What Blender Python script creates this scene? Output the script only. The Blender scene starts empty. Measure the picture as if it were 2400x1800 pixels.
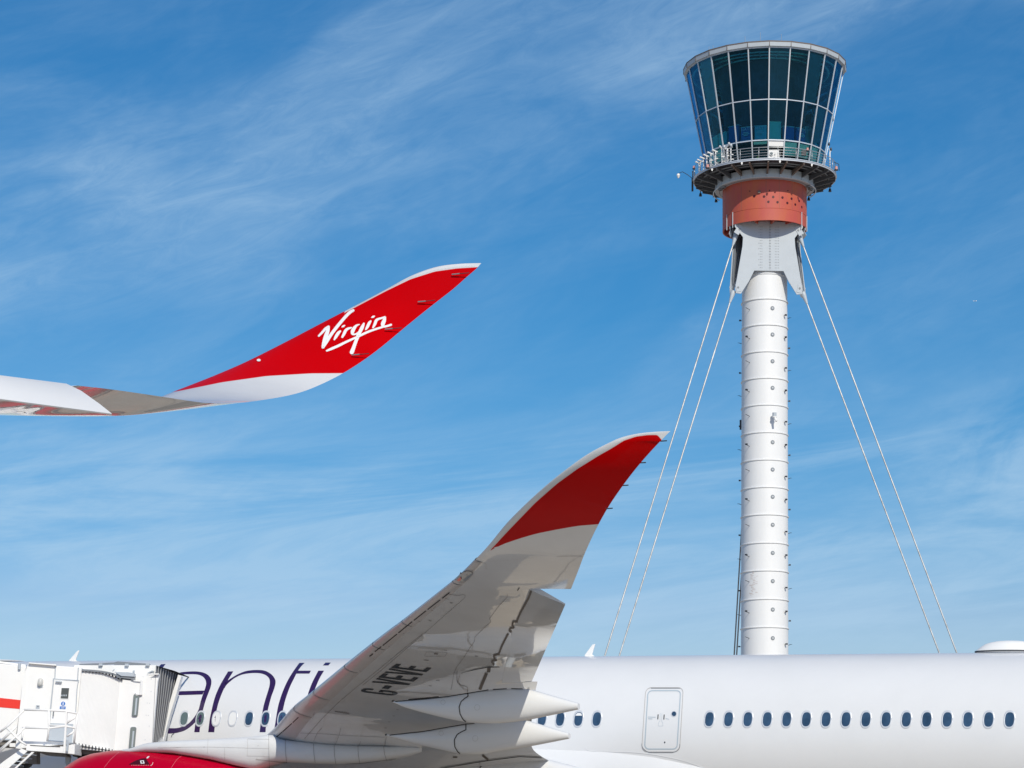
import bpy, bmesh, math, random
from mathutils import Vector, Matrix
from mathutils.bvhtree import BVHTree
from mathutils.geometry import tessellate_polygon

random.seed(7)
R_ = math.radians
sc = bpy.context.scene
COL = sc.collection

# ------------------------------------------------------------------ camera
F, CX, HY, CAMZ = 5500.0, 1200.0, 2000.0, 2.0      # focal length in photo pixels, horizon row
cam_d = bpy.data.cameras.new('camera')
cam_d.lens = 36.0 * F / 2400.0
cam_d.sensor_width = 36.0
cam_d.shift_y = (HY - 900.0) / 2400.0
cam_d.clip_start, cam_d.clip_end = 0.5, 90000.0
cam = bpy.data.objects.new('camera', cam_d)
COL.objects.link(cam)
cam.location = (0, 0, CAMZ)
cam.rotation_euler = (R_(90), 0, 0)
sc.camera = cam

# ------------------------------------------------------------------ light
SUN_AZ, SUN_EL = R_(18), R_(37.5)                    # azimuth to the right of straight behind the camera
sun_dir = Vector((math.sin(SUN_AZ) * math.cos(SUN_EL), -math.cos(SUN_AZ) * math.cos(SUN_EL), math.sin(SUN_EL)))
sd = bpy.data.lights.new('sun', 'SUN')
sd.energy = 3.55
sd.angle = R_(0.53)
sd.color = (1.0, 0.935, 0.79)
so = bpy.data.objects.new('sun', sd)
COL.objects.link(so)
so.rotation_euler = sun_dir.to_track_quat('Z', 'Y').to_euler()

sc.view_settings.view_transform = 'Standard'
sc.view_settings.look = 'None'
sc.view_settings.exposure = 0.0
sc.view_settings.gamma = 1.0
sc.view_settings.use_curve_mapping = False

def build_world():
    w = bpy.data.worlds.new('World')
    sc.world = w
    w.use_nodes = True
    nt = w.node_tree
    N, L = nt.nodes, nt.links
    N.clear()
    out = N.new('ShaderNodeOutputWorld')
    bg = N.new('ShaderNodeBackground')
    sky = N.new('ShaderNodeTexSky')
    sky.sky_type = 'NISHITA'
    sky.sun_disc = False
    sky.sun_elevation = SUN_EL
    sky.sun_rotation = R_(180) - SUN_AZ
    sky.altitude = 30
    sky.air_density = 1.0
    sky.dust_density = 0.6
    sky.ozone_density = 3.0
    hs = N.new('ShaderNodeHueSaturation')
    hs.inputs['Hue'].default_value = 0.496
    hs.inputs['Saturation'].default_value = 1.3
    hs.inputs['Value'].default_value = 1.25
    L.new(sky.outputs[0], hs.inputs['Color'])
    tc = N.new('ShaderNodeTexCoord')
    sep = N.new('ShaderNodeSeparateXYZ')
    L.new(tc.outputs['Generated'], sep.inputs[0])
    def m(op, a, b=None, clamp=False):
        n = N.new('ShaderNodeMath'); n.operation = op; n.use_clamp = clamp
        for i, v in enumerate((a, b)):
            if v is None: continue
            if isinstance(v, (int, float)): n.inputs[i].default_value = v
            else: L.new(v, n.inputs[i])
        return n.outputs[0]
    az = m('ARCTAN2', sep.outputs[0], sep.outputs[1])
    el = m('ARCSINE', sep.outputs[2])
    # streak coordinates: along / across a line that climbs to the right
    def streak(ang, sx, sy, seed, detail, rough, dist, lo, hi):
        c, s = math.cos(ang), math.sin(ang)
        u = m('ADD', m('MULTIPLY', az, c * sx), m('MULTIPLY', el, s * sx))
        v = m('ADD', m('MULTIPLY', az, -s * sy), m('MULTIPLY', el, c * sy))
        cb = N.new('ShaderNodeCombineXYZ')
        L.new(u, cb.inputs[0]); L.new(v, cb.inputs[1]); cb.inputs[2].default_value = seed
        nz = N.new('ShaderNodeTexNoise')
        nz.inputs['Scale'].default_value = 1.0
        nz.inputs['Detail'].default_value = detail
        nz.inputs['Roughness'].default_value = rough
        nz.inputs['Distortion'].default_value = dist
        L.new(cb.outputs[0], nz.inputs['Vector'])
        mr = N.new('ShaderNodeMapRange')
        mr.interpolation_type = 'SMOOTHSTEP'
        mr.inputs['From Min'].default_value = lo
        mr.inputs['From Max'].default_value = hi
        L.new(nz.outputs['Fac'], mr.inputs['Value'])
        return mr.outputs[0]
    broad = streak(R_(20), 5.5, 15.0, 3.1, 5, 0.6, 0.5, 0.36, 0.74)
    fine = streak(R_(20), 22.0, 95.0, 8.3, 12, 0.74, 1.1, 0.22, 0.82)
    low = streak(R_(7), 4.5, 34.0, 4.4, 9, 0.64, 0.7, 0.40, 0.70)
    puff2 = streak(R_(14), 14.0, 34.0, 9.2, 7, 0.6, 0.6, 0.30, 0.70)
    puff = streak(R_(10), 16.0, 26.0, 5.2, 7, 0.6, 0.6, 0.60, 0.80)
    vb = m('SUBTRACT', el, m('MULTIPLY', az, 0.31))
    gb = m('POWER', 2.718, m('MULTIPLY', m('POWER', m('ABSOLUTE', m('DIVIDE', m('SUBTRACT', vb, 0.318), 0.06)), 2.0), -1.0))
    fsoft = m('ADD', m('MULTIPLY', fine, 0.48), 0.42)
    bsel = m('ADD', m('MULTIPLY', gb, 0.38), m('MULTIPLY', broad, m('ADD', m('MULTIPLY', gb, 0.5), 0.42)))
    c1 = m('MULTIPLY', m('MULTIPLY', bsel, fsoft), 1.0)
    lowsel = N.new('ShaderNodeMapRange'); lowsel.interpolation_type = 'SMOOTHSTEP'
    lowsel.inputs['From Min'].default_value = 0.205; lowsel.inputs['From Max'].default_value = 0.145
    L.new(el, lowsel.inputs['Value'])
    c2 = m('MULTIPLY', m('MULTIPLY', low, m('ADD', m('MULTIPLY', fine, 0.4), 0.65)), m('ADD', m('MULTIPLY', lowsel.outputs[0], 1.15), 0.10))
    c3 = m('MULTIPLY', puff, 0.16)
    cl = m('ADD', m('ADD', c1, c2), c3, clamp=True)
    ga = m('POWER', 2.718, m('MULTIPLY', m('POWER', m('DIVIDE', m('SUBTRACT', az, 0.205), 0.045), 2.0), -1.0))
    ge = m('POWER', 2.718, m('MULTIPLY', m('POWER', m('DIVIDE', m('SUBTRACT', el, 0.163), 0.030), 2.0), -1.0))
    cl = m('ADD', m('MULTIPLY', cl, 0.46), m('MULTIPLY', m('MULTIPLY', ga, ge), m('MULTIPLY', puff2, 0.42)))
    mix = N.new('ShaderNodeMix'); mix.data_type = 'RGBA'
    L.new(cl, mix.inputs[0])
    # grade the clear sky: deeper, redless zenith side, paler towards the horizon
    spc = N.new('ShaderNodeSeparateColor'); L.new(hs.outputs[0], spc.inputs[0])
    K = 0.085
    def grade(sock, a, p):
        return m('MULTIPLY', m('POWER', m('MULTIPLY', sock, K), p), a / K)
    cmb = N.new('ShaderNodeCombineColor')
    L.new(m('MINIMUM', grade(spc.outputs[0], 1.9, 1.75), m('MULTIPLY', spc.outputs[0], 0.88)), cmb.inputs[0]); L.new(grade(spc.outputs[1], 0.855, 1.09), cmb.inputs[1]); L.new(grade(spc.outputs[2], 0.92, 1.0), cmb.inputs[2])
    L.new(cmb.outputs[0], mix.inputs[6])
    mix.inputs[7].default_value = (5.4, 7.7, 9.9, 1)
    L.new(mix.outputs[2], bg.inputs['Color'])
    bg.inputs['Strength'].default_value = 0.085
    L.new(bg.outputs[0], out.inputs[0])
build_world()

# ------------------------------------------------------------------ materials
def new_mat(name):
    m = bpy.data.materials.new(name); m.use_nodes = True
    nt = m.node_tree
    return m, nt, nt.nodes['Principled BSDF']

def mat(name, col, rough=0.5, metal=0.0, coat=0.0, noise=0.0, nscale=3.0, bump=0.0, bscale=4.0, spec=0.5, coatr=0.03, stretch=(1, 1, 1), bdist=0.02):
    m, nt, b = new_mat(name)
    N, L = nt.nodes, nt.links
    b.inputs['Base Color'].default_value = (*col, 1)
    b.inputs['Roughness'].default_value = rough
    b.inputs['Metallic'].default_value = metal
    b.inputs['Coat Weight'].default_value = coat
    b.inputs['Coat Roughness'].default_value = coatr
    b.inputs['Specular IOR Level'].default_value = spec
    tc = N.new('ShaderNodeTexCoord')
    mp = N.new('ShaderNodeMapping'); mp.inputs['Scale'].default_value = stretch
    L.new(tc.outputs['Object'], mp.inputs[0])
    if noise > 0:
        nz = N.new('ShaderNodeTexNoise'); nz.inputs['Scale'].default_value = nscale
        nz.inputs['Detail'].default_value = 6; nz.inputs['Roughness'].default_value = 0.65
        L.new(mp.outputs[0], nz.inputs['Vector'])
        mr = N.new('ShaderNodeMapRange')
        mr.inputs['From Min'].default_value = 0.3; mr.inputs['From Max'].default_value = 0.7
        mr.inputs['To Min'].default_value = 1 - noise; mr.inputs['To Max'].default_value = 1.0
        L.new(nz.outputs['Fac'], mr.inputs['Value'])
        mx = N.new('ShaderNodeMix'); mx.data_type = 'RGBA'; mx.blend_type = 'MULTIPLY'
        mx.inputs[0].default_value = 1
        mx.inputs[6].default_value = (*col, 1)
        L.new(mr.outputs[0], mx.inputs[7])
        L.new(mx.outputs[2], b.inputs['Base Color'])
        r2 = N.new('ShaderNodeMapRange')
        r2.inputs['To Min'].default_value = max(0.02, rough - 0.06); r2.inputs['To Max'].default_value = rough + 0.08
        L.new(nz.outputs['Fac'], r2.inputs['Value']); L.new(r2.outputs[0], b.inputs['Roughness'])
    if bump > 0:
        n2 = N.new('ShaderNodeTexNoise'); n2.inputs['Scale'].default_value = bscale
        n2.inputs['Detail'].default_value = 2
        L.new(mp.outputs[0], n2.inputs['Vector'])
        bp = N.new('ShaderNodeBump'); bp.inputs['Strength'].default_value = bump; bp.inputs['Distance'].default_value = bdist
        L.new(n2.outputs['Fac'], bp.inputs['Height'])
        L.new(bp.outputs[0], b.inputs['Normal'])
        if coat > 0: L.new(bp.outputs[0], b.inputs['Coat Normal'])
    return m

RED = (0.53, 0.0, 0.001)
M = {}
M['paint'] = mat('white_aircraft_paint', (0.74, 0.75, 0.77), 0.36, coat=0.35, noise=0.035, nscale=0.7, bump=0.08, bscale=0.9, bdist=0.03)
M['white'] = mat('white_painted_steel', (0.86, 0.86, 0.86), 0.42, noise=0.04, nscale=1.2)
M['mast'] = mat('white_mast_paint', (0.80, 0.81, 0.83), 0.45, noise=0.045, nscale=1.0, stretch=(1, 1, 0.3))
M['grey'] = mat('pale_grey_steel', (0.47, 0.52, 0.58), 0.42, noise=0.07, nscale=1.0)
M['greydark'] = mat('mid_grey_steel', (0.22, 0.24, 0.27), 0.45, noise=0.15, nscale=2)
M['alu'] = mat('silver_aluminium_frame', (0.62, 0.66, 0.72), 0.32, metal=0.25, noise=0.05)
M['galv'] = mat('galvanised_rail', (0.5, 0.52, 0.55), 0.35, metal=0.6)
M['dark'] = mat('dark_grey_fitting', (0.035, 0.04, 0.05), 0.5)
M['black'] = mat('black_rubber_seal', (0.008, 0.008, 0.008), 0.6)
M['brown'] = mat('weathered_brown_steel', (0.17, 0.135, 0.12), 0.6, noise=0.3, nscale=4)
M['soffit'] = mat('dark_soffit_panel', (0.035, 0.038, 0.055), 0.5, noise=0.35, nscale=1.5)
M['matte'] = mat('matte_white_panel_paint', (0.70, 0.71, 0.73), 0.6, noise=0.06, nscale=2.0, spec=0.3)
M['letter'] = mat('deep_purple_foil', (0.032, 0.010, 0.070), 0.3, coat=0.9)
M['panelline'] = mat('panel_gap', (0.16, 0.15, 0.15), 0.7)
M['softline'] = mat('fine_panel_joint', (0.42, 0.40, 0.39), 0.6)
M['regblack'] = mat('black_registration_paint', (0.006, 0.006, 0.006), 0.35, coat=0.5)
M['logowhite'] = mat('white_livery_paint', (0.82, 0.83, 0.85), 0.35, coat=0.5)
M['winglass'] = mat('cabin_window_glass', (0.05, 0.10, 0.18), 0.06, coat=1.0, noise=0.5, nscale=2.2)
M['winblank'] = mat('blanked_cabin_window', (0.78, 0.79, 0.80), 0.4)
M['wingreen'] = mat('dimmed_cabin_window', (0.10, 0.15, 0.16), 0.15, coat=0.8)
M['winframe'] = mat('window_surround', (0.62, 0.65, 0.70), 0.35, metal=0.2)
M['doorline'] = mat('blue_grey_door_outline', (0.42, 0.50, 0.57), 0.4)
M['redstripe'] = mat('red_bridge_stripe', (0.78, 0.035, 0.02), 0.45)
M['bellowgrey'] = mat('grey_bellows_fabric', (0.13, 0.135, 0.155), 0.8, noise=0.3, nscale=6)
M['bellowlight'] = mat('pale_bellows_rib', (0.40, 0.41, 0.43), 0.6)
M['bridgeglass'] = mat('bridge_window_glass', (0.16, 0.19, 0.19), 0.08, coat=1.0)
M['under'] = mat('bridge_underframe', (0.20, 0.185, 0.17), 0.7, noise=0.4, nscale=3)
M['blue'] = mat('blue_sign', (0.02, 0.16, 0.55), 0.4)
M['red'] = mat('glossy_red_paint', (0.50, 0.001, 0.03), 0.25, coat=1.0)
M['darkred'] = mat('dark_red_vent', (0.06, 0.0, 0.004), 0.4)
M['cable'] = mat('galvanised_stay', (0.60, 0.62, 0.64), 0.4, metal=0.3, noise=0.5, nscale=1.6)
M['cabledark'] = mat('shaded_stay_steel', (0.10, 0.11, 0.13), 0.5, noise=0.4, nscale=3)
M['hivis'] = mat('yellow_hi_vis_cloth', (0.55, 0.75, 0.03), 0.7)
M['teal'] = mat('pale_teal_blind', (0.62, 0.92, 0.84), 0.7)
M['navy'] = mat('navy_console_panel', (0.05, 0.20, 0.50), 0.5)
M['tealpanel'] = mat('teal_console_panel', (0.22, 0.72, 0.74), 0.5)
M['interior'] = mat('dark_cab_interior', (0.02, 0.055, 0.09), 0.7, noise=0.85, nscale=0.8)
M['sunblind'] = mat('grey_green_sun_blind', (0.16, 0.27, 0.25), 0.8, noise=0.2)
M['dirt'] = mat('thin_dirt_run', (0.69, 0.69, 0.69), 0.6)
M['stain'] = mat('faint_rust_stain', (0.66, 0.60, 0.58), 0.6)
M['lampglass'] = mat('clear_lamp_lens', (0.30, 0.32, 0.34), 0.08, coat=1.0)

def drum_mat():
    m, nt, b = new_mat('terracotta_drum_paint')
    N, L = nt.nodes, nt.links
    tc = N.new('ShaderNodeTexCoord')
    mp = N.new('ShaderNodeMapping'); mp.inputs['Scale'].default_value = (1, 1, 0.35)
    L.new(tc.outputs['Object'], mp.inputs[0])
    nz = N.new('ShaderNodeTexNoise'); nz.inputs['Scale'].default_value = 0.55; nz.inputs['Detail'].default_value = 6; nz.inputs['Roughness'].default_value = 0.6
    L.new(mp.outputs[0], nz.inputs['Vector'])
    cr = N.new('ShaderNodeValToRGB')
    cr.color_ramp.elements[0].position = 0.34; cr.color_ramp.elements[0].color = (0.50, 0.115, 0.05, 1)
    cr.color_ramp.elements[1].position = 0.56; cr.color_ramp.elements[1].color = (0.48, 0.085, 0.065, 1)
    L.new(nz.outputs['Fac'], cr.inputs[0])
    L.new(cr.outputs[0], b.inputs['Base Color'])
    b.inputs['Roughness'].default_value = 0.55
    return m
M['drum'] = drum_mat()

def glass_mat(name='tinted_cab_glass', tint=(0.30, 0.74, 0.95, 1), bias=0.02):
    m, nt, b = new_mat(name)
    N, L = nt.nodes, nt.links
    N.remove(b)
    out = N['Material Output']
    tr = N.new('ShaderNodeBsdfTransparent'); tr.inputs[0].default_value = tint
    gl = N.new('ShaderNodeBsdfGlossy'); gl.inputs['Roughness'].default_value = 0.01; gl.inputs[0].default_value = (0.16, 0.58, 1.0, 1)
    fr = N.new('ShaderNodeFresnel'); fr.inputs['IOR'].default_value = 1.5
    tc = N.new('ShaderNodeTexCoord')
    nz = N.new('ShaderNodeTexNoise'); nz.inputs['Scale'].default_value = 0.9; nz.inputs['Detail'].default_value = 3; nz.inputs['Distortion'].default_value = 1.2
    L.new(tc.outputs['Object'], nz.inputs['Vector'])
    bp = N.new('ShaderNodeBump'); bp.inputs['Strength'].default_value = 0.25; bp.inputs['Distance'].default_value = 0.06
    L.new(nz.outputs['Fac'], bp.inputs['Height'])
    L.new(bp.outputs[0], gl.inputs['Normal'])
    mx = N.new('ShaderNodeMixShader')
    ad = N.new('ShaderNodeMath'); ad.operation = 'MULTIPLY_ADD'; ad.use_clamp = True
    ad.inputs[1].default_value = 1.25; ad.inputs[2].default_value = bias
    L.new(fr.outputs[0], ad.inputs[0])
    L.new(ad.outputs[0], mx.inputs[0]); L.new(tr.outputs[0], mx.inputs[1]); L.new(gl.outputs[0], mx.inputs[2])
    L.new(mx.outputs[0], out.inputs[0])
    return m
M['glass'] = glass_mat()
for _i, _t in enumerate(((0.24, 0.68, 0.92, 1), (0.40, 0.84, 0.98, 1), (0.30, 0.80, 0.86, 1))): M['glass%d' % _i] = glass_mat('tinted_cab_glass_%s' % ('deep', 'light', 'green')[_i], _t, (0.01, 0.06, 0.03)[_i])
M['glassclear'] = glass_mat('pale_low_glass', (0.60, 0.93, 0.88, 1), 0.0)

def livery_mat(name, rough=0.3, white=(0.74, 0.75, 0.77), red=RED, bump=0.16):
    """white paint with a red field where the point attribute 'paint' is positive; 'edge' > 0 is bare pale leading edge"""
    m, nt, b = new_mat(name)
    N, L = nt.nodes, nt.links
    def step(attr, px):
        a = N.new('ShaderNodeAttribute'); a.attribute_name = attr
        r = N.new('ShaderNodeMapRange'); r.inputs['From Min'].default_value = -px; r.inputs['From Max'].default_value = px
        L.new(a.outputs['Fac'], r.inputs['Value'])
        return r.outputs[0]
    tc = N.new('ShaderNodeTexCoord')
    nz = N.new('ShaderNodeTexNoise'); nz.inputs['Scale'].default_value = 1.1; nz.inputs['Detail'].default_value = 5
    L.new(tc.outputs['Object'], nz.inputs['Vector'])
    mrn = N.new('ShaderNodeMapRange'); mrn.inputs['From Min'].default_value = 0.35; mrn.inputs['From Max'].default_value = 0.65
    mrn.inputs['To Min'].default_value = 0.93; mrn.inputs['To Max'].default_value = 1.0
    L.new(nz.outputs['Fac'], mrn.inputs['Value'])
    m1 = N.new('ShaderNodeMix'); m1.data_type = 'RGBA'
    m1.inputs[6].default_value = (*white, 1); m1.inputs[7].default_value = (*red, 1)
    L.new(step('paint', 0.6), m1.inputs[0])
    m2 = N.new('ShaderNodeMix'); m2.data_type = 'RGBA'; m2.inputs[7].default_value = (0.55, 0.57, 0.60, 1)
    L.new(m1.outputs[2], m2.inputs[6]); L.new(step('edge', 0.002), m2.inputs[0])
    m3 = N.new('ShaderNodeMix'); m3.data_type = 'RGBA'; m3.blend_type = 'MULTIPLY'; m3.inputs[0].default_value = 1
    L.new(m2.outputs[2], m3.inputs[6]); L.new(mrn.outputs[0], m3.inputs[7])
    L.new(m3.outputs[2], b.inputs['Base Color'])
    b.inputs['Roughness'].default_value = rough
    b.inputs['Coat Weight'].default_value = 1.0
    cw = N.new('ShaderNodeMapRange'); cw.inputs['To Min'].default_value = 1.0; cw.inputs['To Max'].default_value = 0.05
    L.new(m1.inputs[0].links[0].from_socket, cw.inputs['Value']); L.new(cw.outputs[0], b.inputs['Coat Weight'])
    sw = N.new('ShaderNodeMapRange'); sw.inputs['To Min'].default_value = 0.5; sw.inputs['To Max'].default_value = 0.06
    L.new(m1.inputs[0].links[0].from_socket, sw.inputs['Value']); L.new(sw.outputs[0], b.inputs['Specular IOR Level'])
    b.inputs['Coat Roughness'].default_value = 0.015
    b.inputs['Coat IOR'].default_value = 1.85
    n2 = N.new('ShaderNodeTexNoise'); n2.inputs['Scale'].default_value = 0.6; n2.inputs['Detail'].default_value = 2
    L.new(tc.outputs['Object'], n2.inputs['Vector'])
    bp = N.new('ShaderNodeBump'); bp.inputs['Strength'].default_value = bump; bp.inputs['Distance'].default_value = 0.05
    L.new(n2.outputs['Fac'], bp.inputs['Height'])
    L.new(bp.outputs[0], b.inputs['Coat Normal'])
    return m
M['wing'] = livery_mat('wing_livery_paint')
M['nacelle'] = livery_mat('nacelle_livery_paint', red=(0.46, 0.0, 0.022))

def ground_mat():
    m, nt, b = new_mat('apron_concrete')
    N, L = nt.nodes, nt.links
    tc = N.new('ShaderNodeTexCoord')
    def noise(scale, detail=6, rough=0.6):
        n = N.new('ShaderNodeTexNoise'); n.inputs['Scale'].default_value = scale; n.inputs['Detail'].default_value = detail
        n.inputs['Roughness'].default_value = rough
        L.new(tc.outputs['Object'], n.inputs['Vector']); return n.outputs['Fac']
    cr = N.new('ShaderNodeValToRGB')
    cr.color_ramp.elements[0].position = 0.3; cr.color_ramp.elements[0].color = (0.36, 0.31, 0.25, 1)
    cr.color_ramp.elements[1].position = 0.7; cr.color_ramp.elements[1].color = (0.52, 0.455, 0.37, 1)
    L.new(noise(0.12, 8), cr.inputs[0])
    br = N.new('ShaderNodeTexBrick'); br.inputs['Scale'].default_value = 0.16
    br.offset = 0.0; br.inputs['Mortar Size'].default_value = 0.006; br.inputs['Brick Width'].default_value = 1; br.inputs['Row Height'].default_value = 1
    br.inputs['Color1'].default_value = (1, 1, 1, 1); br.inputs['Color2'].default_value = (0.88, 0.87, 0.86, 1); br.inputs['Mortar'].default_value = (0.25, 0.24, 0.23, 1)
    L.new(tc.outputs['Object'], br.inputs['Vector'])
    mx = N.new('ShaderNodeMix'); mx.data_type = 'RGBA'; mx.blend_type = 'MULTIPLY'; mx.inputs[0].default_value = 1
    L.new(cr.outputs[0], mx.inputs[6]); L.new(br.outputs[0], mx.inputs[7])
    L.new(mx.outputs[2], b.inputs['Base Color'])
    b.inputs['Roughness'].default_value = 0.85
    return m
M['ground'] = ground_mat()
M['asphalt'] = mat('apron_asphalt', (0.085, 0.082, 0.078), 0.9, noise=0.3, nscale=0.3)
M['linepaint'] = mat('yellow_line_paint', (0.75, 0.50, 0.05), 0.7, noise=0.2)
M['linewhite'] = mat('white_line_paint', (0.75, 0.75, 0.72), 0.7, noise=0.2)

# ------------------------------------------------------------------ mesh helpers
class MB:
    def __init__(s):
        s.v, s.f = [], []
    def add(s, vs, fs):
        o = len(s.v)
        s.v += [Vector(p) for p in vs]
        s.f += [tuple(i + o for i in f) for f in fs]
    def box(s, c, size, rot=None):
        c = Vector(c); hx, hy, hz = size[0] / 2, size[1] / 2, size[2] / 2
        vs = [Vector((x, y, z)) for x in (-hx, hx) for y in (-hy, hy) for z in (-hz, hz)]
        if rot is not None: vs = [rot @ v for v in vs]
        s.add([c + v for v in vs], [(0, 1, 3, 2), (4, 6, 7, 5), (0, 4, 5, 1), (2, 3, 7, 6), (0, 2, 6, 4), (1, 5, 7, 3)])
    def cyl(s, p0, p1, r0, r1=None, n=12, caps=True):
        p0, p1 = Vector(p0), Vector(p1); r1 = r0 if r1 is None else r1
        d = (p1 - p0)
        if d.length < 1e-9: return
        d.normalize()
        a = d.orthogonal().normalized(); b = d.cross(a)
        vs = []
        for p, r in ((p0, r0), (p1, r1)):
            for i in range(n):
                t = 2 * math.pi * i / n
                vs.append(p + (a * math.cos(t) + b * math.sin(t)) * r)
        fs = [(i, (i + 1) % n, n + (i + 1) % n, n + i) for i in range(n)]
        if caps: fs += [tuple(range(n - 1, -1, -1)), tuple(range(n, 2 * n))]
        s.add(vs, fs)
    def tube(s, pts, r, n=8, closed=False):
        pts = [Vector(p) for p in pts]
        k = len(pts)
        ref = None; vs = []
        for i, p in enumerate(pts):
            if closed: d = pts[(i + 1) % k] - pts[i - 1]
            else: d = pts[min(i + 1, k - 1)] - pts[max(i - 1, 0)]
            d.normalize()
            if ref is None: ref = d.orthogonal().normalized()
            a = (ref - d * ref.dot(d)).normalized(); ref = a; b = d.cross(a)
            for j in range(n):
                t = 2 * math.pi * j / n
                vs.append(p + (a * math.cos(t) + b * math.sin(t)) * r)
        fs = []
        for i in range(k if closed else k - 1):
            i2 = (i + 1) % k
            for j in range(n):
                fs.append((i * n + j, i * n + (j + 1) % n, i2 * n + (j + 1) % n, i2 * n + j))
        if not closed: fs += [tuple(range(n - 1, -1, -1)), tuple((k - 1) * n + j for j in range(n))]
        s.add(vs, fs)
    def lathe(s, prof, o, n=48, a0=0.0, a1=2 * math.pi, fn=None, close=False):
        """prof: list of (r, z); angle 0 faces the camera, positive to the right"""
        full = abs(a1 - a0 - 2 * math.pi) < 1e-6
        cnt = n if full else n + 1
        vs = []
        for r, z in prof:
            for i in range(cnt):
                t = a0 + (a1 - a0) * i / n
                vs.append(Vector(o) + Vector((math.sin(t) * r, -math.cos(t) * r, z)))
        fs = []
        k = len(prof)
        rows = k if close else k - 1
        for j in range(rows):
            j2 = (j + 1) % k
            for i in range(n):
                i2 = (i + 1) % cnt
                fs.append((j * cnt + i, j * cnt + i2, j2 * cnt + i2, j2 * cnt + i))
        s.add(vs, fs)
    def prism(s, poly, vec):
        poly = [Vector(p) for p in poly]; vec = Vector(vec); n = len(poly)
        tris = tessellate_polygon([poly])
        vs = poly + [p + vec for p in poly]
        fs = [tuple(t) for t in tris] + [tuple(i + n for i in reversed(t)) for t in tris]
        fs += [(i, (i + 1) % n, n + (i + 1) % n, n + i) for i in range(n)]
        s.add(vs, fs)
    def quad(s, a, b, c, d):
        s.add([a, b, c, d], [(0, 1, 2, 3)])

BASE = {}
def empty(name, loc, label, cat, group=None):
    o = bpy.data.objects.new(name, None); COL.objects.link(o)
    o.location = loc; o['label'] = label; o['category'] = cat
    if group: o['group'] = group
    BASE[o.name] = Vector(loc)
    return o
def world_base(o):
    return BASE.get(o.name, Vector((0, 0, 0)))
def obj(name, mb, material, parent=None, smooth=False, auto=None, label=None, attrs=None, kind=None, bevel=0.0, fixn=True):
    """build a mesh object; coordinates in mb are world coordinates, stored relative to the thing's base"""
    base = world_base(parent) if parent else Vector((0, 0, 0))
    me = bpy.data.meshes.new(name)
    me.from_pydata([v - base for v in mb.v], [], mb.f)
    me.materials.append(material)
    if attrs:
        for k, vals in attrs.items():
            a = me.attributes.new(k, 'FLOAT', 'POINT'); a.data.foreach_set('value', vals)
    me.update()
    if fixn:
        bm = bmesh.new(); bm.from_mesh(me)
        bmesh.ops.recalc_face_normals(bm, faces=bm.faces)
        bm.to_mesh(me); bm.free()
    if smooth:
        me.shade_smooth()
        if auto is not None:
            me.set_sharp_from_angle(angle=R_(auto))
    o = bpy.data.objects.new(name, me); COL.objects.link(o)
    if parent:
        o.parent = parent
        BASE[o.name] = base
        # a part that has sub-parts keeps the same origin as the thing
    if label: o['label'] = label
    if kind: o['kind'] = kind
    if bevel > 0:
        b = o.modifiers.new('bevel', 'BEVEL'); b.width = bevel; b.segments = 2; b.limit_method = 'ANGLE'
    return o

def at(px, py, Y):
    """photo pixel seen at distance Y -> world point"""
    return Vector(((px - CX) / F * Y, Y, CAMZ + (HY - py) / F * Y))
def proj(p):
    return (CX + F * p.x / p.y, HY - F * (p.z - CAMZ) / p.y)

def bvh_of(mb):
    return BVHTree.FromPolygons([v[:] for v in mb.v], mb.f)
def cast(bvhs, px, py, off=0.006):
    d = Vector(((px - CX) / F, 1.0, (HY - py) / F)).normalized()
    best = None
    for t in (bvhs if isinstance(bvhs, (list, tuple)) else [bvhs]):
        loc, nrm, idx, dist = t.ray_cast(Vector((0, 0, CAMZ)), d)
        if loc is not None and (best is None or dist < best[2]): best = (loc, nrm, dist)
    if best is None: return None
    n = best[1]
    if n.dot(d) > 0: n = -n
    return best[0] + n * off

def resample(pts, n):
    pts = [Vector((p[0], p[1])) for p in pts]
    ds = [0.0]
    for a, b in zip(pts, pts[1:]): ds.append(ds[-1] + (b - a).length)
    out = []
    for i in range(n):
        t = ds[-1] * i / (n - 1); j = 0
        while j < len(ds) - 2 and ds[j + 1] < t: j += 1
        seg = ds[j + 1] - ds[j]
        f = 0 if seg < 1e-9 else (t - ds[j]) / seg
        out.append(pts[j].lerp(pts[j + 1], f))
    return out
def smooth_line(pts, sub=6):
    P = [Vector((p[0], p[1], p[2] if len(p) > 2 else 0)) for p in pts]
    if len(P) < 3: return P
    out = []
    for i in range(len(P) - 1):
        p0 = P[max(i - 1, 0)]; p1 = P[i]; p2 = P[i + 1]; p3 = P[min(i + 2, len(P) - 1)]
        for k in range(sub):
            t = k / sub
            out.append(0.5 * ((2 * p1) + (-p0 + p2) * t + (2 * p0 - 5 * p1 + 4 * p2 - p3) * t * t + (-p0 + 3 * p1 - 3 * p2 + p3) * t ** 3))
    out.append(P[-1])
    return out
def strip(mb, bvh, A, B, n=24, m=3, off=0.006, sm=True):
    """a thin layer of paint between two edge lines (photo pixels) laid on the surface they fall on"""
    if sm: A, B = smooth_line(A), smooth_line(B)
    A, B = resample(A, n), resample(B, n)
    vs, idx = [], {}
    for i in range(n):
        for j in range(m + 1):
            q = A[i].lerp(B[i], j / m)
            p = cast(bvh, q.x, q.y, off)
            if p is not None:
                idx[(i, j)] = len(vs); vs.append(p)
    fs = []
    for i in range(n - 1):
        for j in range(m):
            k = [(i, j), (i + 1, j), (i + 1, j + 1), (i, j + 1)]
            if all(q in idx for q in k):
                q4 = [vs[idx[q]] for q in k]
                if max((q4[a] - q4[(a + 1) % 4]).length for a in range(4)) < 1.5:
                    fs.append(tuple(idx[q] for q in k))
    mb.add(vs, fs)
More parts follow.
